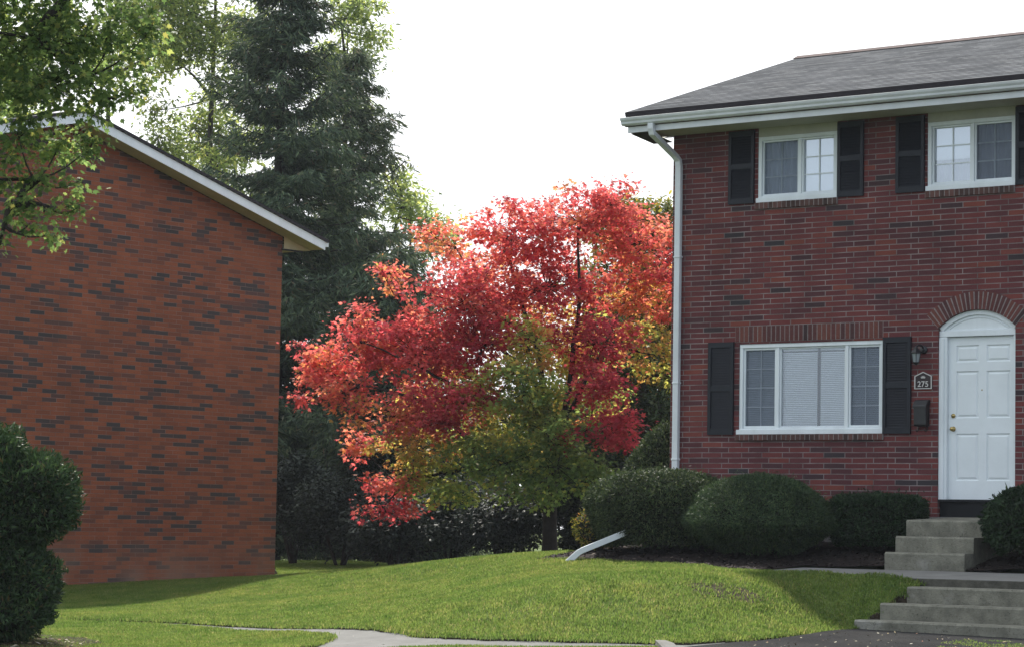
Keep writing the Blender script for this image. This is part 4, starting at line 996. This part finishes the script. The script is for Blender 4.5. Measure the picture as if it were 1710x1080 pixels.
def tree(name, label, x, y, blobs, leaf, lw, tpl, mat, dens, per, spread, trunk_h, r, top, group=None, wood='bark', lean=(0, 0), seed=1, **kw):
    z0 = h1(x, y) - .05
    T = empty(name, (x, y, z0), 0, label, 'tree', group)
    rng = np.random.default_rng(seed); rn = random.Random(seed)
    mb = MB(); sk = []
    tr = [(lean[0] * t_, lean[1] * t_, top * t_) for t_ in (0, .05, .2, .4, .6, .8, 1)]
    tr = [(a + rn.uniform(-.08, .08) * (i > 1), b + rn.uniform(-.08, .08) * (i > 1), c) for i, (a, b, c) in enumerate(tr)]
    mb.tube(tr, [r * 1.35, r * 1.05, r * .95, r * .75, r * .5, r * .28, r * .08], 10)
    for p, q in zip(tr, tr[1:]):
        for t_ in (0, .5):
            c = Vector(p).lerp(Vector(q), t_)
            if c.z > trunk_h: sk.append(tuple(c))
    for b in blobs:
        if rn.random() < .6:
            k = min(sk, key=lambda s: (Vector(s) - Vector(b[:3])).length + 1.5 * max(0, s[2] - b[2]))
            cp = curve_pts(k, b[:3], .15 * rn.random()); mb.tube(cp, [r * .35, r * .28, r * .2, r * .13, r * .06], 6); sk += [tuple(c) for c in cp[2:]]
    mb.build('trunk', M[wood], T, smooth=True)
    make_crown(T, blobs, leaf, lw, tpl, mat, dens, per, spread, False, np.array(sk), wood, rng=rng, **kw)
    return T

def auto_blobs(seed, n, cz, rx, ry, rz, br):
    rn = random.Random(seed); out = []
    for i in range(n):
        a = rn.uniform(0, 2 * math.pi); t_ = rn.uniform(-1, 1); q = math.sqrt(max(0, 1 - t_ * t_)) ** .8 * (rn.uniform(.25, 1) ** .5)
        s = br * rn.uniform(.7, 1.25)
        out.append((rx * q * math.cos(a), ry * q * math.sin(a), cz + rz * t_, s, s, s * .85, 0, rn.uniform(.6, 1.1)))
    return out

# overhanging green maple, nearer than the left building, its trunk left of the frame
Y0 = 21.0; TX = -5.7; zb = h1(TX, Y0) - .05
def nb(px, py, rx, ry, d, dy=0): return ((px - 855) / 209.5 - TX, dy, 1.6 + (854 - py) / 209.5 - zb, rx / 209.5, max(rx, ry) / 209.5, ry / 209.5, 0, d)
blobs = [nb(40, 60, 110, 80, 1), nb(160, 50, 90, 75, .9, .3), nb(235, 60, 45, 60, .7, -.2), nb(80, 150, 95, 55, 1, -.3), nb(150, 150, 45, 40, .8, .2), nb(205, 135, 40, 30, .55, .1), nb(20, 230, 50, 50, 1), nb(85, 225, 50, 32, .9, .2),
         nb(148, 240, 34, 26, .9, -.1), nb(50, 300, 60, 28, .75), nb(118, 300, 30, 16, .7, .1), nb(15, 345, 32, 26, .7), nb(70, 345, 40, 14, .75, -.1), nb(125, 345, 20, 12, .7), nb(80, 388, 32, 10, .8, .1), nb(-5, 400, 14, 22, .7), nb(40, 378, 26, 12, .7),
         nb(-110, 40, 150, 120, 1, .4), nb(40, -110, 190, 90, .9, .2), nb(-150, 220, 100, 100, .9), nb(-330, 0, 160, 170, .8, -.3), nb(-250, -220, 260, 140, .8), nb(-480, -60, 160, 160, .7), nb(-100, 60, 150, 130, .7, 1.0), nb(-200, 20, 160, 130, .7, -1.1), nb(180, -60, 120, 60, .8, -.3)]
tree('maple_tree', 'green leafy tree whose hanging branches cover the upper left of the speckled brick gable', TX, Y0, blobs, .054, 1.0, LOBED, M['green_maple'], 30, 22, .064, 2.2, .16, 6.4, seed=4, twig_r=.003, limb_r=.012, hang=.7, droop=.7)

# spruces
def spruce(x, y, Ht, Lmax, mat, label, seed, pw=.85, z_first=.4, dens=1.0, tuft=.2):
    rng = np.random.default_rng(seed); rn = random.Random(seed)
    S = empty('spruce_tree', (x, y, h1(x, y) - .05), 0, label, 'tree', 'tall spruces behind the left building')
    mb = MB(); mb.tube([(0, 0, 0), (0, 0, Ht * .3), (0, 0, Ht * .7), (0, 0, Ht)], [.24, .19, .09, .01], 9)
    br = MB(); P0 = []; P1 = []
    z = z_first
    while z < Ht - .15:
        f = 1 - z / Ht; L0 = Lmax * f ** pw + .12
        for k in range(7 if f > .25 else 6):
            a = rn.uniform(0, 2 * math.pi); L = L0 * rn.uniform(.45, 1.15); zz = z + rn.uniform(-.15, .15)
            n = max(3, int(L / .13)); pts = []
            dr = rn.uniform(.14, .34) if f > .3 else rn.uniform(-.35, .1)
            for i in range(n + 1):
                t_ = i / n; r_ = L * t_
                pts.append(np.array([math.cos(a) * r_, math.sin(a) * r_, zz - dr * L * t_ + .30 * L * t_ ** 2.2 * (1 if f > .2 else .3)]) + np.array([rn.uniform(-.02, .02) for _ in range(3)]))
            br.tube(pts[::2] if len(pts) > 4 else pts, [.03 * f + .008 - (.02 * f) * i / len(pts) for i in range(len(pts[::2]) if len(pts) > 4 else len(pts))], 4, caps=False)
            dirr = np.array([math.cos(a), math.sin(a), 0]); side = np.array([-math.sin(a), math.cos(a), 0])
            for i in range(1, n + 1):
                t_ = i / n; w_ = (.22 + .42 * math.sin(math.pi * min(1, t_ * .9 + .05))) * min(1, L / 2 + .3)
                for sgn in (-1, 1, 0):
                    if rn.random() > .93 * dens: continue
                    e = dirr * rn.uniform(.1, .35) + side * sgn * w_ * rn.uniform(.5, 1.1) + np.array([0, 0, -rn.uniform(.05, .42) * (.5 + t_ * .2) * (1.2 if sgn == 0 else .8)])
                    P0.append(pts[i]); P1.append(pts[i] + e)
        z += rn.uniform(.17, .31) * (1 if f > .2 else .7)
    P0 = np.array(P0); P1 = np.array(P1); per = 10; m = len(P0) * per
    i = np.repeat(np.arange(len(P0)), per); t_ = rng.uniform(.1, 1.08, m)[:, None]
    C = P0[i] * (1 - t_) + P1[i] * t_ + rng.normal(0, .035, (m, 3))
    D = unit(P1[i] - P0[i]) + rng.normal(0, .45, (m, 3)); D[:, 2] -= .25
    s = tuft * rng.uniform(.7, 1.3, m)
    V = place(C, D, rng.normal(size=(m, 3)), s, s * .17, NEEDLE, .1)
    mb.build('trunk', M['bark_dark'], S, smooth=True); br.build('branches', M['bark_dark'], S)
    raw_mesh('crown', V, 4, mat, S)
    return S
spruce(-5.4, 60, 14.2, 3.7, M['spruce'], 'darkest and tallest spruce rising above the white rake board of the left building', 3, z_first=.5, pw=.72, dens=1.1)
spruce(-4.0, 64, 12.6, 3.9, M['spruce2'], 'paler ragged spruce standing right of the darkest spruce against the white sky', 11, dens=.8, pw=.85)
spruce(-2.6, 56, 6.6, 2.5, M['spruce'], 'short dark spruce hidden between the tall spruces and the red maple', 21, pw=.6)

# green trees beyond
def bt(name, label, x, y, ztop, rx, rz, n, br, mat, seed, leaf=.15, dens=5.2, per=20, spread=.2, **kw):
    z0 = h1(x, y); cz = ztop - z0 - rz
    return tree(name, label, x, y, auto_blobs(seed, n, cz, rx, rx, rz, br), leaf, .85, OVAL, mat, dens, per, spread, cz - rz * .9, .17, cz + rz * .75, 'broadleaf trees beyond the buildings', seed=seed, **kw)
bt('broadleaf_tree', 'bright green tree with yellowish leaves just left of the darkest spruce', -8.6, 74, 20.5, 1.9, 6.4, 64, .8, M['light_green'], 31)
bt('broadleaf_tree', 'green tree with thin upright limbs rising over the peak of the left gable', -11.3, 72, 18.5, 2.7, 6.6, 74, .85, M["light_green"], 32, dens=4.6)
bt('broadleaf_tree', 'pale green airy tree showing between the two tall spruce tops', -5.2, 80, 18.2, 1.05, 5.6, 30, .62, M['light_green'], 33, dens=5.5)
bt('broadleaf_tree', 'low light green tree peeking out at the right edge of the paler spruce', -2.85, 73, 11.2, 1.25, 3.6, 24, .6, M['light_green'], 34)
bt('broadleaf_tree', 'yellow green tree squeezed between the red maple and the dark red house', 2.5, 50, 7.5, 1.3, 3.0, 64, .6, M['yellow_green'], 35, leaf=.12, dens=9, spread=.15)
bt('broadleaf_tree', 'low golden green tree filling the gap between the red maple and the white downspout', 2.75, 53, 6.0, 1.7, 2.5, 60, .6, M['yellow_green'], 38, leaf=.12, dens=10, spread=.15)
bt('broadleaf_tree', 'dark green leafy tree low behind the right side of the red maple', 1.9, 48, 5.0, 1.35, 1.8, 34, .5, M['shrub_a'], 36, leaf=.11, dens=11, spread=.13)

# bushes
def bush(name, label, x, y, rx, rz, mat, seed, group, leaf=.09, dens=12, z=None):
    z0 = h1(x, y) - .03; T = empty(name, (x, y, z0), 0, label, 'shrub', group)
    rng = np.random.default_rng(seed); rn = random.Random(seed); bl = []
    for i in range(12):
        a = rn.uniform(0, 2 * math.pi); q = rn.uniform(.1, .75); hz = rn.uniform(.25, .8)
        bl.append((rx * q * math.cos(a), rx * q * math.sin(a), rz * hz, rx * .45, rx * .45, rz * .26, 0, 1))
    mb = MB(); sk = []
    for k in range(6):
        a = rn.uniform(0, 2 * math.pi); p = (rx * .45 * math.cos(a), rx * .45 * math.sin(a), rz * .6)
        mb.tube(curve_pts((.05 * math.cos(a), .05 * math.sin(a), -.05), p, .05), [.035, .03, .025, .018, .01], 5); sk.append((p[0] * .5, p[1] * .5, rz * .3)); sk.append(p)
    mb.build('stems', M['bark_dark'], T)
    make_crown(T, bl, leaf, .8, OVAL, mat, dens, 20, .11, False, None, 'bark_dark', rng=rng, twig_r=.005, limb_r=.012)
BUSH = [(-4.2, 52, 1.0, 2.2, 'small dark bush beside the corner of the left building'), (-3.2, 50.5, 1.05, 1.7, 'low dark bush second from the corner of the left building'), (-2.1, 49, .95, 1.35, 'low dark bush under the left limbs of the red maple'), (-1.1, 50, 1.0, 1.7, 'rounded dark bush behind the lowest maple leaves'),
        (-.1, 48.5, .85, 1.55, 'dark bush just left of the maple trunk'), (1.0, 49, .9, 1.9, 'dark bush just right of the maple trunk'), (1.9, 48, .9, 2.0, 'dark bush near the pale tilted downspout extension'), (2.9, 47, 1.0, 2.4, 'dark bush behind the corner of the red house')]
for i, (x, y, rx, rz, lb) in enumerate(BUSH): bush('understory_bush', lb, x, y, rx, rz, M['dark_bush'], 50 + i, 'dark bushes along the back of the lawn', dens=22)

# far wood edge, one mass
rng = np.random.default_rng(5); n = 9000
px = rng.uniform(-26, 22, n); py = 92 + rng.uniform(-3, 3, n); top = 5.0 + 1.6 * np.array([noise.noise((x * .35, 3, 0)) for x in px]); pz = rng.uniform(.3, 1, n) ** .8 * top
C = np.repeat(np.stack([px, py, pz], 1), 12, 0) + rng.normal(0, .35, (n * 12, 3))
D = rng.normal(size=C.shape); D[:, 2] -= .5
s = .24 * rng.uniform(.6, 1.3, len(C))
V = place(C, D, rng.normal(size=C.shape) * .6 + np.array([0, 0, 1]), s, s * .9, OVAL, .3)
tag(raw_mesh('far_woods', V, 6, M['yellow_green']), 'sunlit wood edge glimpsed far behind the dark bushes', 'woods', kind='stuff')

# clipped shrubs built on a profile
def clipped(name, label, loc, rz_, rx, ry, prof, mat, leaf, lw, dens, seed, tpl=OVAL, nz_amp=.07, nfreq=2.6, group=None, droop=0.0, rough=.5, depth=.1, parts=True):
    T = empty(name, loc, rz_, label, 'shrub', group); rng = np.random.default_rng(seed); rn = random.Random(seed)
    zs = np.array([p[0] for p in prof]); rs = np.array([p[1] for p in prof])
    zz = np.linspace(zs[0], zs[-1], 400); rr = np.interp(zz, zs, rs)
    ds = np.hypot(np.gradient(zz), np.gradient(rr) * (rx + ry) / 2); wgt = rr * ds + 1e-6
    area = 2 * math.pi * (rx + ry) / 2 * wgt.sum(); n = int(area * dens)
    def surf(zv, th):
        rv = np.interp(zv, zs, rs)
        nn = np.array([noise.noise((math.cos(t) * nfreq + seed, math.sin(t) * nfreq, z * nfreq)) + .5 * noise.noise((math.cos(t) * nfreq * 3, math.sin(t) * nfreq * 3 + seed, z * nfreq * 3)) for z, t in zip(zv, th)])
        rv = rv * (1 + nz_amp * nn)
        return np.stack([np.cos(th) * rv * rx, np.sin(th) * rv * ry, zv + nz_amp * .3 * nn], 1)
    zi = rng.choice(400, n, p=wgt / wgt.sum()); th = rng.uniform(0, 2 * math.pi, n); zv = zz[zi] + rng.normal(0, .01, n)
    P = surf(zv, th)
    dr = np.gradient(rr, zz)[zi]
    Nn = unit(np.stack([np.cos(th) / rx, np.sin(th) / ry, -dr * .8], 1))
    off = np.abs(rng.normal(0, 1, n)) * depth - .02; stray = rng.uniform(0, 1, n) < .03; off[stray] -= rng.uniform(.0, .085, stray.sum())
    P = P - Nn * off[:, None]
    Dd = Nn * rng.uniform(.2, 1.0, n)[:, None] + rng.normal(0, rough, (n, 3)); Dd[:, 2] -= droop
    s = leaf * rng.uniform(.6, 1.4, n)
    V = place(P, Dd, Nn + rng.normal(0, .5, (n, 3)), s, s * lw, tpl, .2)
    raw_mesh('foliage', V, len(tpl), mat, T)
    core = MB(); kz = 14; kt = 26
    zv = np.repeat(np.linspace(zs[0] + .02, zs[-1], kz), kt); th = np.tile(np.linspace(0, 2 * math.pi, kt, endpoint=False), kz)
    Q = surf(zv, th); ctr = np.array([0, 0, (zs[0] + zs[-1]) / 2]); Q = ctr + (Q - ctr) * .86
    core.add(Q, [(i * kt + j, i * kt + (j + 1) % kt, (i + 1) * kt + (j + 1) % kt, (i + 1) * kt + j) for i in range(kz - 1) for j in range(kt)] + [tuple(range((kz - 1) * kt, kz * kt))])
    core.build('inner_core', M['core'], T, smooth=True)  # solid core blocks the view through, its inner darkness is painted
    mb = MB()
    for k in range(7):
        a = rn.uniform(0, 2 * math.pi); r_ = rn.uniform(.2, .55)
        mb.tube([(math.cos(a) * .06, math.sin(a) * .06, -.06), (math.cos(a) * rx * r_ * .6, math.sin(a) * ry * r_ * .6, zs[0] + .1), (math.cos(a) * rx * r_, math.sin(a) * ry * r_, zs[0] + .35)], [.03, .022, .012], 5)
    mb.build('stems', M['bark_dark'], T)
    return T
def at_house(u, v): 
    x, y, _ = wR(u, v, 0); return (x, y, h1(x, y))
DOME = [(.05, .72), (.2, .84), (.45, .95), (.6, 1.0), (.66, .99), (.77, .9), (.88, .73), (.95, .52), (1.0, .2), (1.01, .02)]
p = at_house(.62, 1.12)
clipped('clipped_shrub', 'clipped shrub with a bronze green top at the foot of the white downspout', p, -A37, 1.05, .75, [(z * (2.25 - p[2]), r) for z, r in DOME], M['shrub_a'], .036, .6, 7500, 61, depth=.06, nz_amp=.06, nfreq=4.5, group='clipped shrubs along the red house')
p = at_house(2.2, 1.28)
clipped('clipped_shrub', 'broad green clipped shrub below the ground floor window, its bottom bare and twiggy', p, -A37, 1.02, .78, [(.05, .45), (.2, .74), (.36, .97), (.41, 1.0), (.46, .985), (.62, .89), (.77, .75), (.89, .55), (.96, .32), (1.0, .05)], M['shrub_b'], .04, .35, 11000, 62, group='clipped shrubs along the red house', rough=.6, nz_amp=.06, nfreq=4.5, depth=.055)
p = at_house(3.52, .72)
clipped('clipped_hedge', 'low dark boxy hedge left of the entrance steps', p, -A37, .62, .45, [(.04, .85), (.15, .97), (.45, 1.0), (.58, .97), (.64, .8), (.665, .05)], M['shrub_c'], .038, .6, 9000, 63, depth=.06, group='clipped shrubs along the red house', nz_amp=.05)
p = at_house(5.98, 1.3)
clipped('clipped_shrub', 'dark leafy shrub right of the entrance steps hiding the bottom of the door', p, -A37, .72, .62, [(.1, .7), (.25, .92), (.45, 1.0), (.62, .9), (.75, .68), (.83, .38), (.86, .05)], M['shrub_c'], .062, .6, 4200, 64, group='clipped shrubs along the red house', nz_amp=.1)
x, y = wR(-.86, -1.2, 0)[:2]; p = (x, y, h1(x, y))
clipped('clipped_shrub', 'pale green cone shaped shrub behind the corner of the red house', p, -A37, .8, .8, [(.1, .85), (.5, .95), (.8, .85), (1.2, .6), (1.5, .35), (1.7, .05)], M['shrub_a'], .055, .5, 5000, 65, group='clipped shrubs along the red house')
x, y = wR(-.48, .95, 0)[:2]; p = (x, y, h1(x, y))
clipped('clipped_shrub', 'small straggly yellowish shrub behind the tilted downspout extension', p, -A37, .3, .3, [(.05, .6), (.2, .95), (.4, 1), (.52, .6), (.58, .05)], M['yellow_green'], .04, .5, 4000, 66, group='clipped shrubs along the red house', nz_amp=.2)

# tall yew at the left edge: lobes piled up
YX, YY = -5.5, 27.5
YW = empty('yew_shrub', (YX, YY, h1(YX, YY)), 0, 'tall dark lumpy yew at the left edge in front of the speckled brick wall', 'shrub')
lob = [(-.05, 0, 1.76, .6, .52), (.47, -.1, 1.55, .55, .42), (.62, -.15, 1.38, .42, .34), (-.45, 0, 1.65, .7, .6), (.02, -.3, 1.1, .5, .42), (.3, -.15, .76, .48, .3), (.45, -.2, .55, .42, .3), (.2, -.3, .32, .6, .32), (-.5, -.1, .9, .7, .7), (-.3, -.3, .4, .75, .4), (.62, -.1, .74, .26, .18), (.62, -.2, .36, .2, .16), (.05, .2, 1.2, .6, .7), (.1, .25, .5, .6, .5)]
rng = np.random.default_rng(77); Pn = []; Nn_ = []
for i, (x, y, z, r_, rz_) in enumerate(lob):
    n = int(11500 * r_ * rz_ * 4 * .9); d = unit(rng.normal(size=(n, 3)))
    q = np.array([x, y, z]) + d * np.array([r_, r_, rz_]) * (1 + .17 * np.array([noise.noise((a[0] * 3 + i, a[1] * 3, a[2] * 3)) + .8 * noise.noise((a[0] * 8 + i, a[1] * 8, a[2] * 8)) for a in d]))[:, None]
    keep = np.ones(n, bool)
    for j, (x2, y2, z2, r2_, rz2) in enumerate(lob):
        if j != i: keep &= ((((q - np.array([x2, y2, z2])) / np.array([r2_, r2_, rz2])) ** 2).sum(1) > .8)
    Pn.append(q[keep]); Nn_.append(unit(d[keep] / np.array([r_, r_, rz_])))
P = np.concatenate(Pn); Nv = np.concatenate(Nn_); k = P[:, 2] > 0; P, Nv = P[k], Nv[k]; n = len(P)
P = P - Nv * (np.abs(rng.normal(0, .07, n)) - .03)[:, None]
D = Nv * rng.uniform(.4, 1.1, n)[:, None] + rng.normal(0, .5, (n, 3)); D[:, 2] += .15
s = .07 * rng.uniform(.6, 1.35, n)
raw_mesh('foliage', place(P, D, rng.normal(size=(n, 3)), s, s * .3, NEEDLE, .1), 4, M['yew'], YW)
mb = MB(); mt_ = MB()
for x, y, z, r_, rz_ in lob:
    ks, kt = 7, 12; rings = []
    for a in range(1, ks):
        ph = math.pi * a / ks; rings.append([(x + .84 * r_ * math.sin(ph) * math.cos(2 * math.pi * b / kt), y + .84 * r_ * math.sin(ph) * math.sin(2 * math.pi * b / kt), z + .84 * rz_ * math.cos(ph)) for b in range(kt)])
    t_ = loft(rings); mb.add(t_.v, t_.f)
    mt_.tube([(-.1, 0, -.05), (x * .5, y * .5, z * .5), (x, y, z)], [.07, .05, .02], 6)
mb.build('inner_core', M['core'], YW, smooth=True); mt_.build('stems', M['bark_dark'], YW)

# ------------------------------------------------------------- light, sky, camera
SUN_EL = R(47.5); SUN_AZ = math.atan2(-.22, .975)          # towards the sun: behind the houses, a little left
sv = Vector((math.sin(SUN_AZ) * math.cos(SUN_EL), math.cos(SUN_AZ) * math.cos(SUN_EL), math.sin(SUN_EL)))
sl = bpy.data.lights.new('sun', 'SUN'); sl.energy = 5.0; sl.angle = R(2.0); sl.color = (1, .95, .86)
so = bpy.data.objects.new('sun', sl); COL.objects.link(so); so.rotation_euler = (-sv).to_track_quat('-Z', 'Y').to_euler(); so.location = (0, 0, 40)

wd = bpy.data.worlds.new('World'); scene.world = wd; wd.use_nodes = True
nt = wd.node_tree; nt.nodes.clear(); L = nt.links
out = nt.nodes.new('ShaderNodeOutputWorld'); bg = nt.nodes.new('ShaderNodeBackground')
sky = nt.nodes.new('ShaderNodeTexSky'); sky.sky_type = 'NISHITA'; sky.sun_disc = False; sky.sun_elevation = SUN_EL; sky.sun_rotation = SUN_AZ; sky.air_density = 1.0; sky.dust_density = 2.0
tc = nt.nodes.new('ShaderNodeTexCoord'); cl = nt.nodes.new('ShaderNodeTexNoise'); cl.inputs['Scale'].default_value = 1.6; cl.inputs['Detail'].default_value = 5; L.new(tc.outputs['Generated'], cl.inputs['Vector'])
cr = ramp(nt, [(.3, .92), (.6, 1.0)]); L.new(cl.outputs['Fac'], cr.inputs[0])
# thin bright cloud veil over the clear sky, brightest on the sun's side (values relative to the 0.1 strength)
nv = nt.nodes.new('ShaderNodeVectorMath'); nv.operation = 'DOT_PRODUCT'; nv.inputs[1].default_value = (-.21, .93, .30); L.new(tc.outputs['Generated'], nv.inputs[0])
vr = ramp(nt, [(0, (6.6, 7.7, 9.2)), (.45, (7.6, 8.6, 9.8)), (.72, (11.6, 12.2, 12.8)), (1, (13, 13.2, 13.4))])
mr = nt.nodes.new('ShaderNodeMapRange'); mr.inputs[1].default_value = -1; mr.inputs[2].default_value = 1; L.new(nv.outputs['Value'], mr.inputs[0]); L.new(mr.outputs[0], vr.inputs[0])
mx = mixc(nt, cr.outputs[0], sky.outputs[0], vr.outputs[0]); L.new(mx, bg.inputs['Color'])
bg.inputs['Strength'].default_value = .1
L.new(bg.outputs[0], out.inputs[0])

hz = MB().box(-330, 330, -290, 370, -3, 24).build('haze', M['core']); hz.data.materials.clear()
hm = bpy.data.materials.new('thin_haze'); hm.use_nodes = True; hn = hm.node_tree; hn.nodes.clear()
ho = hn.nodes.new('ShaderNodeOutputMaterial'); pv = hn.nodes.new('ShaderNodeVolumePrincipled')
pv.inputs['Color'].default_value = (.86, .92, 1, 1); pv.inputs['Density'].default_value = .0003
hn.links.new(pv.outputs[0], ho.inputs['Volume']); hz.data.materials.append(hm); tag(hz, kind='stuff')

cam = bpy.data.cameras.new('camera'); cam.sensor_width = 36; cam.lens = 36 * 4400 / 1710; cam.clip_end = 3000; cam.clip_start = .5
co_ = bpy.data.objects.new('camera', cam); COL.objects.link(co_); scene.camera = co_
Pt = math.atan(326 / 4400); Rl = .0175
f = Vector((0, math.cos(Pt), math.sin(Pt))); r0 = Vector((1, 0, 0)); u0 = Vector((0, -math.sin(Pt), math.cos(Pt)))
rr = r0 * math.cos(Rl) + u0 * math.sin(Rl); uu = -r0 * math.sin(Rl) + u0 * math.cos(Rl)
mw = Matrix((rr, uu, -f)).transposed().to_4x4(); mw.translation = Vector((0, 0, 1.6)); co_.matrix_world = mw

scene.view_settings.view_transform = 'Standard'; scene.view_settings.look = 'None'; scene.view_settings.gamma = 1; scene.view_settings.exposure = 0.3
scene.render.engine = 'CYCLES'; scene.cycles.max_bounces = 8; scene.cycles.transparent_max_bounces = 12
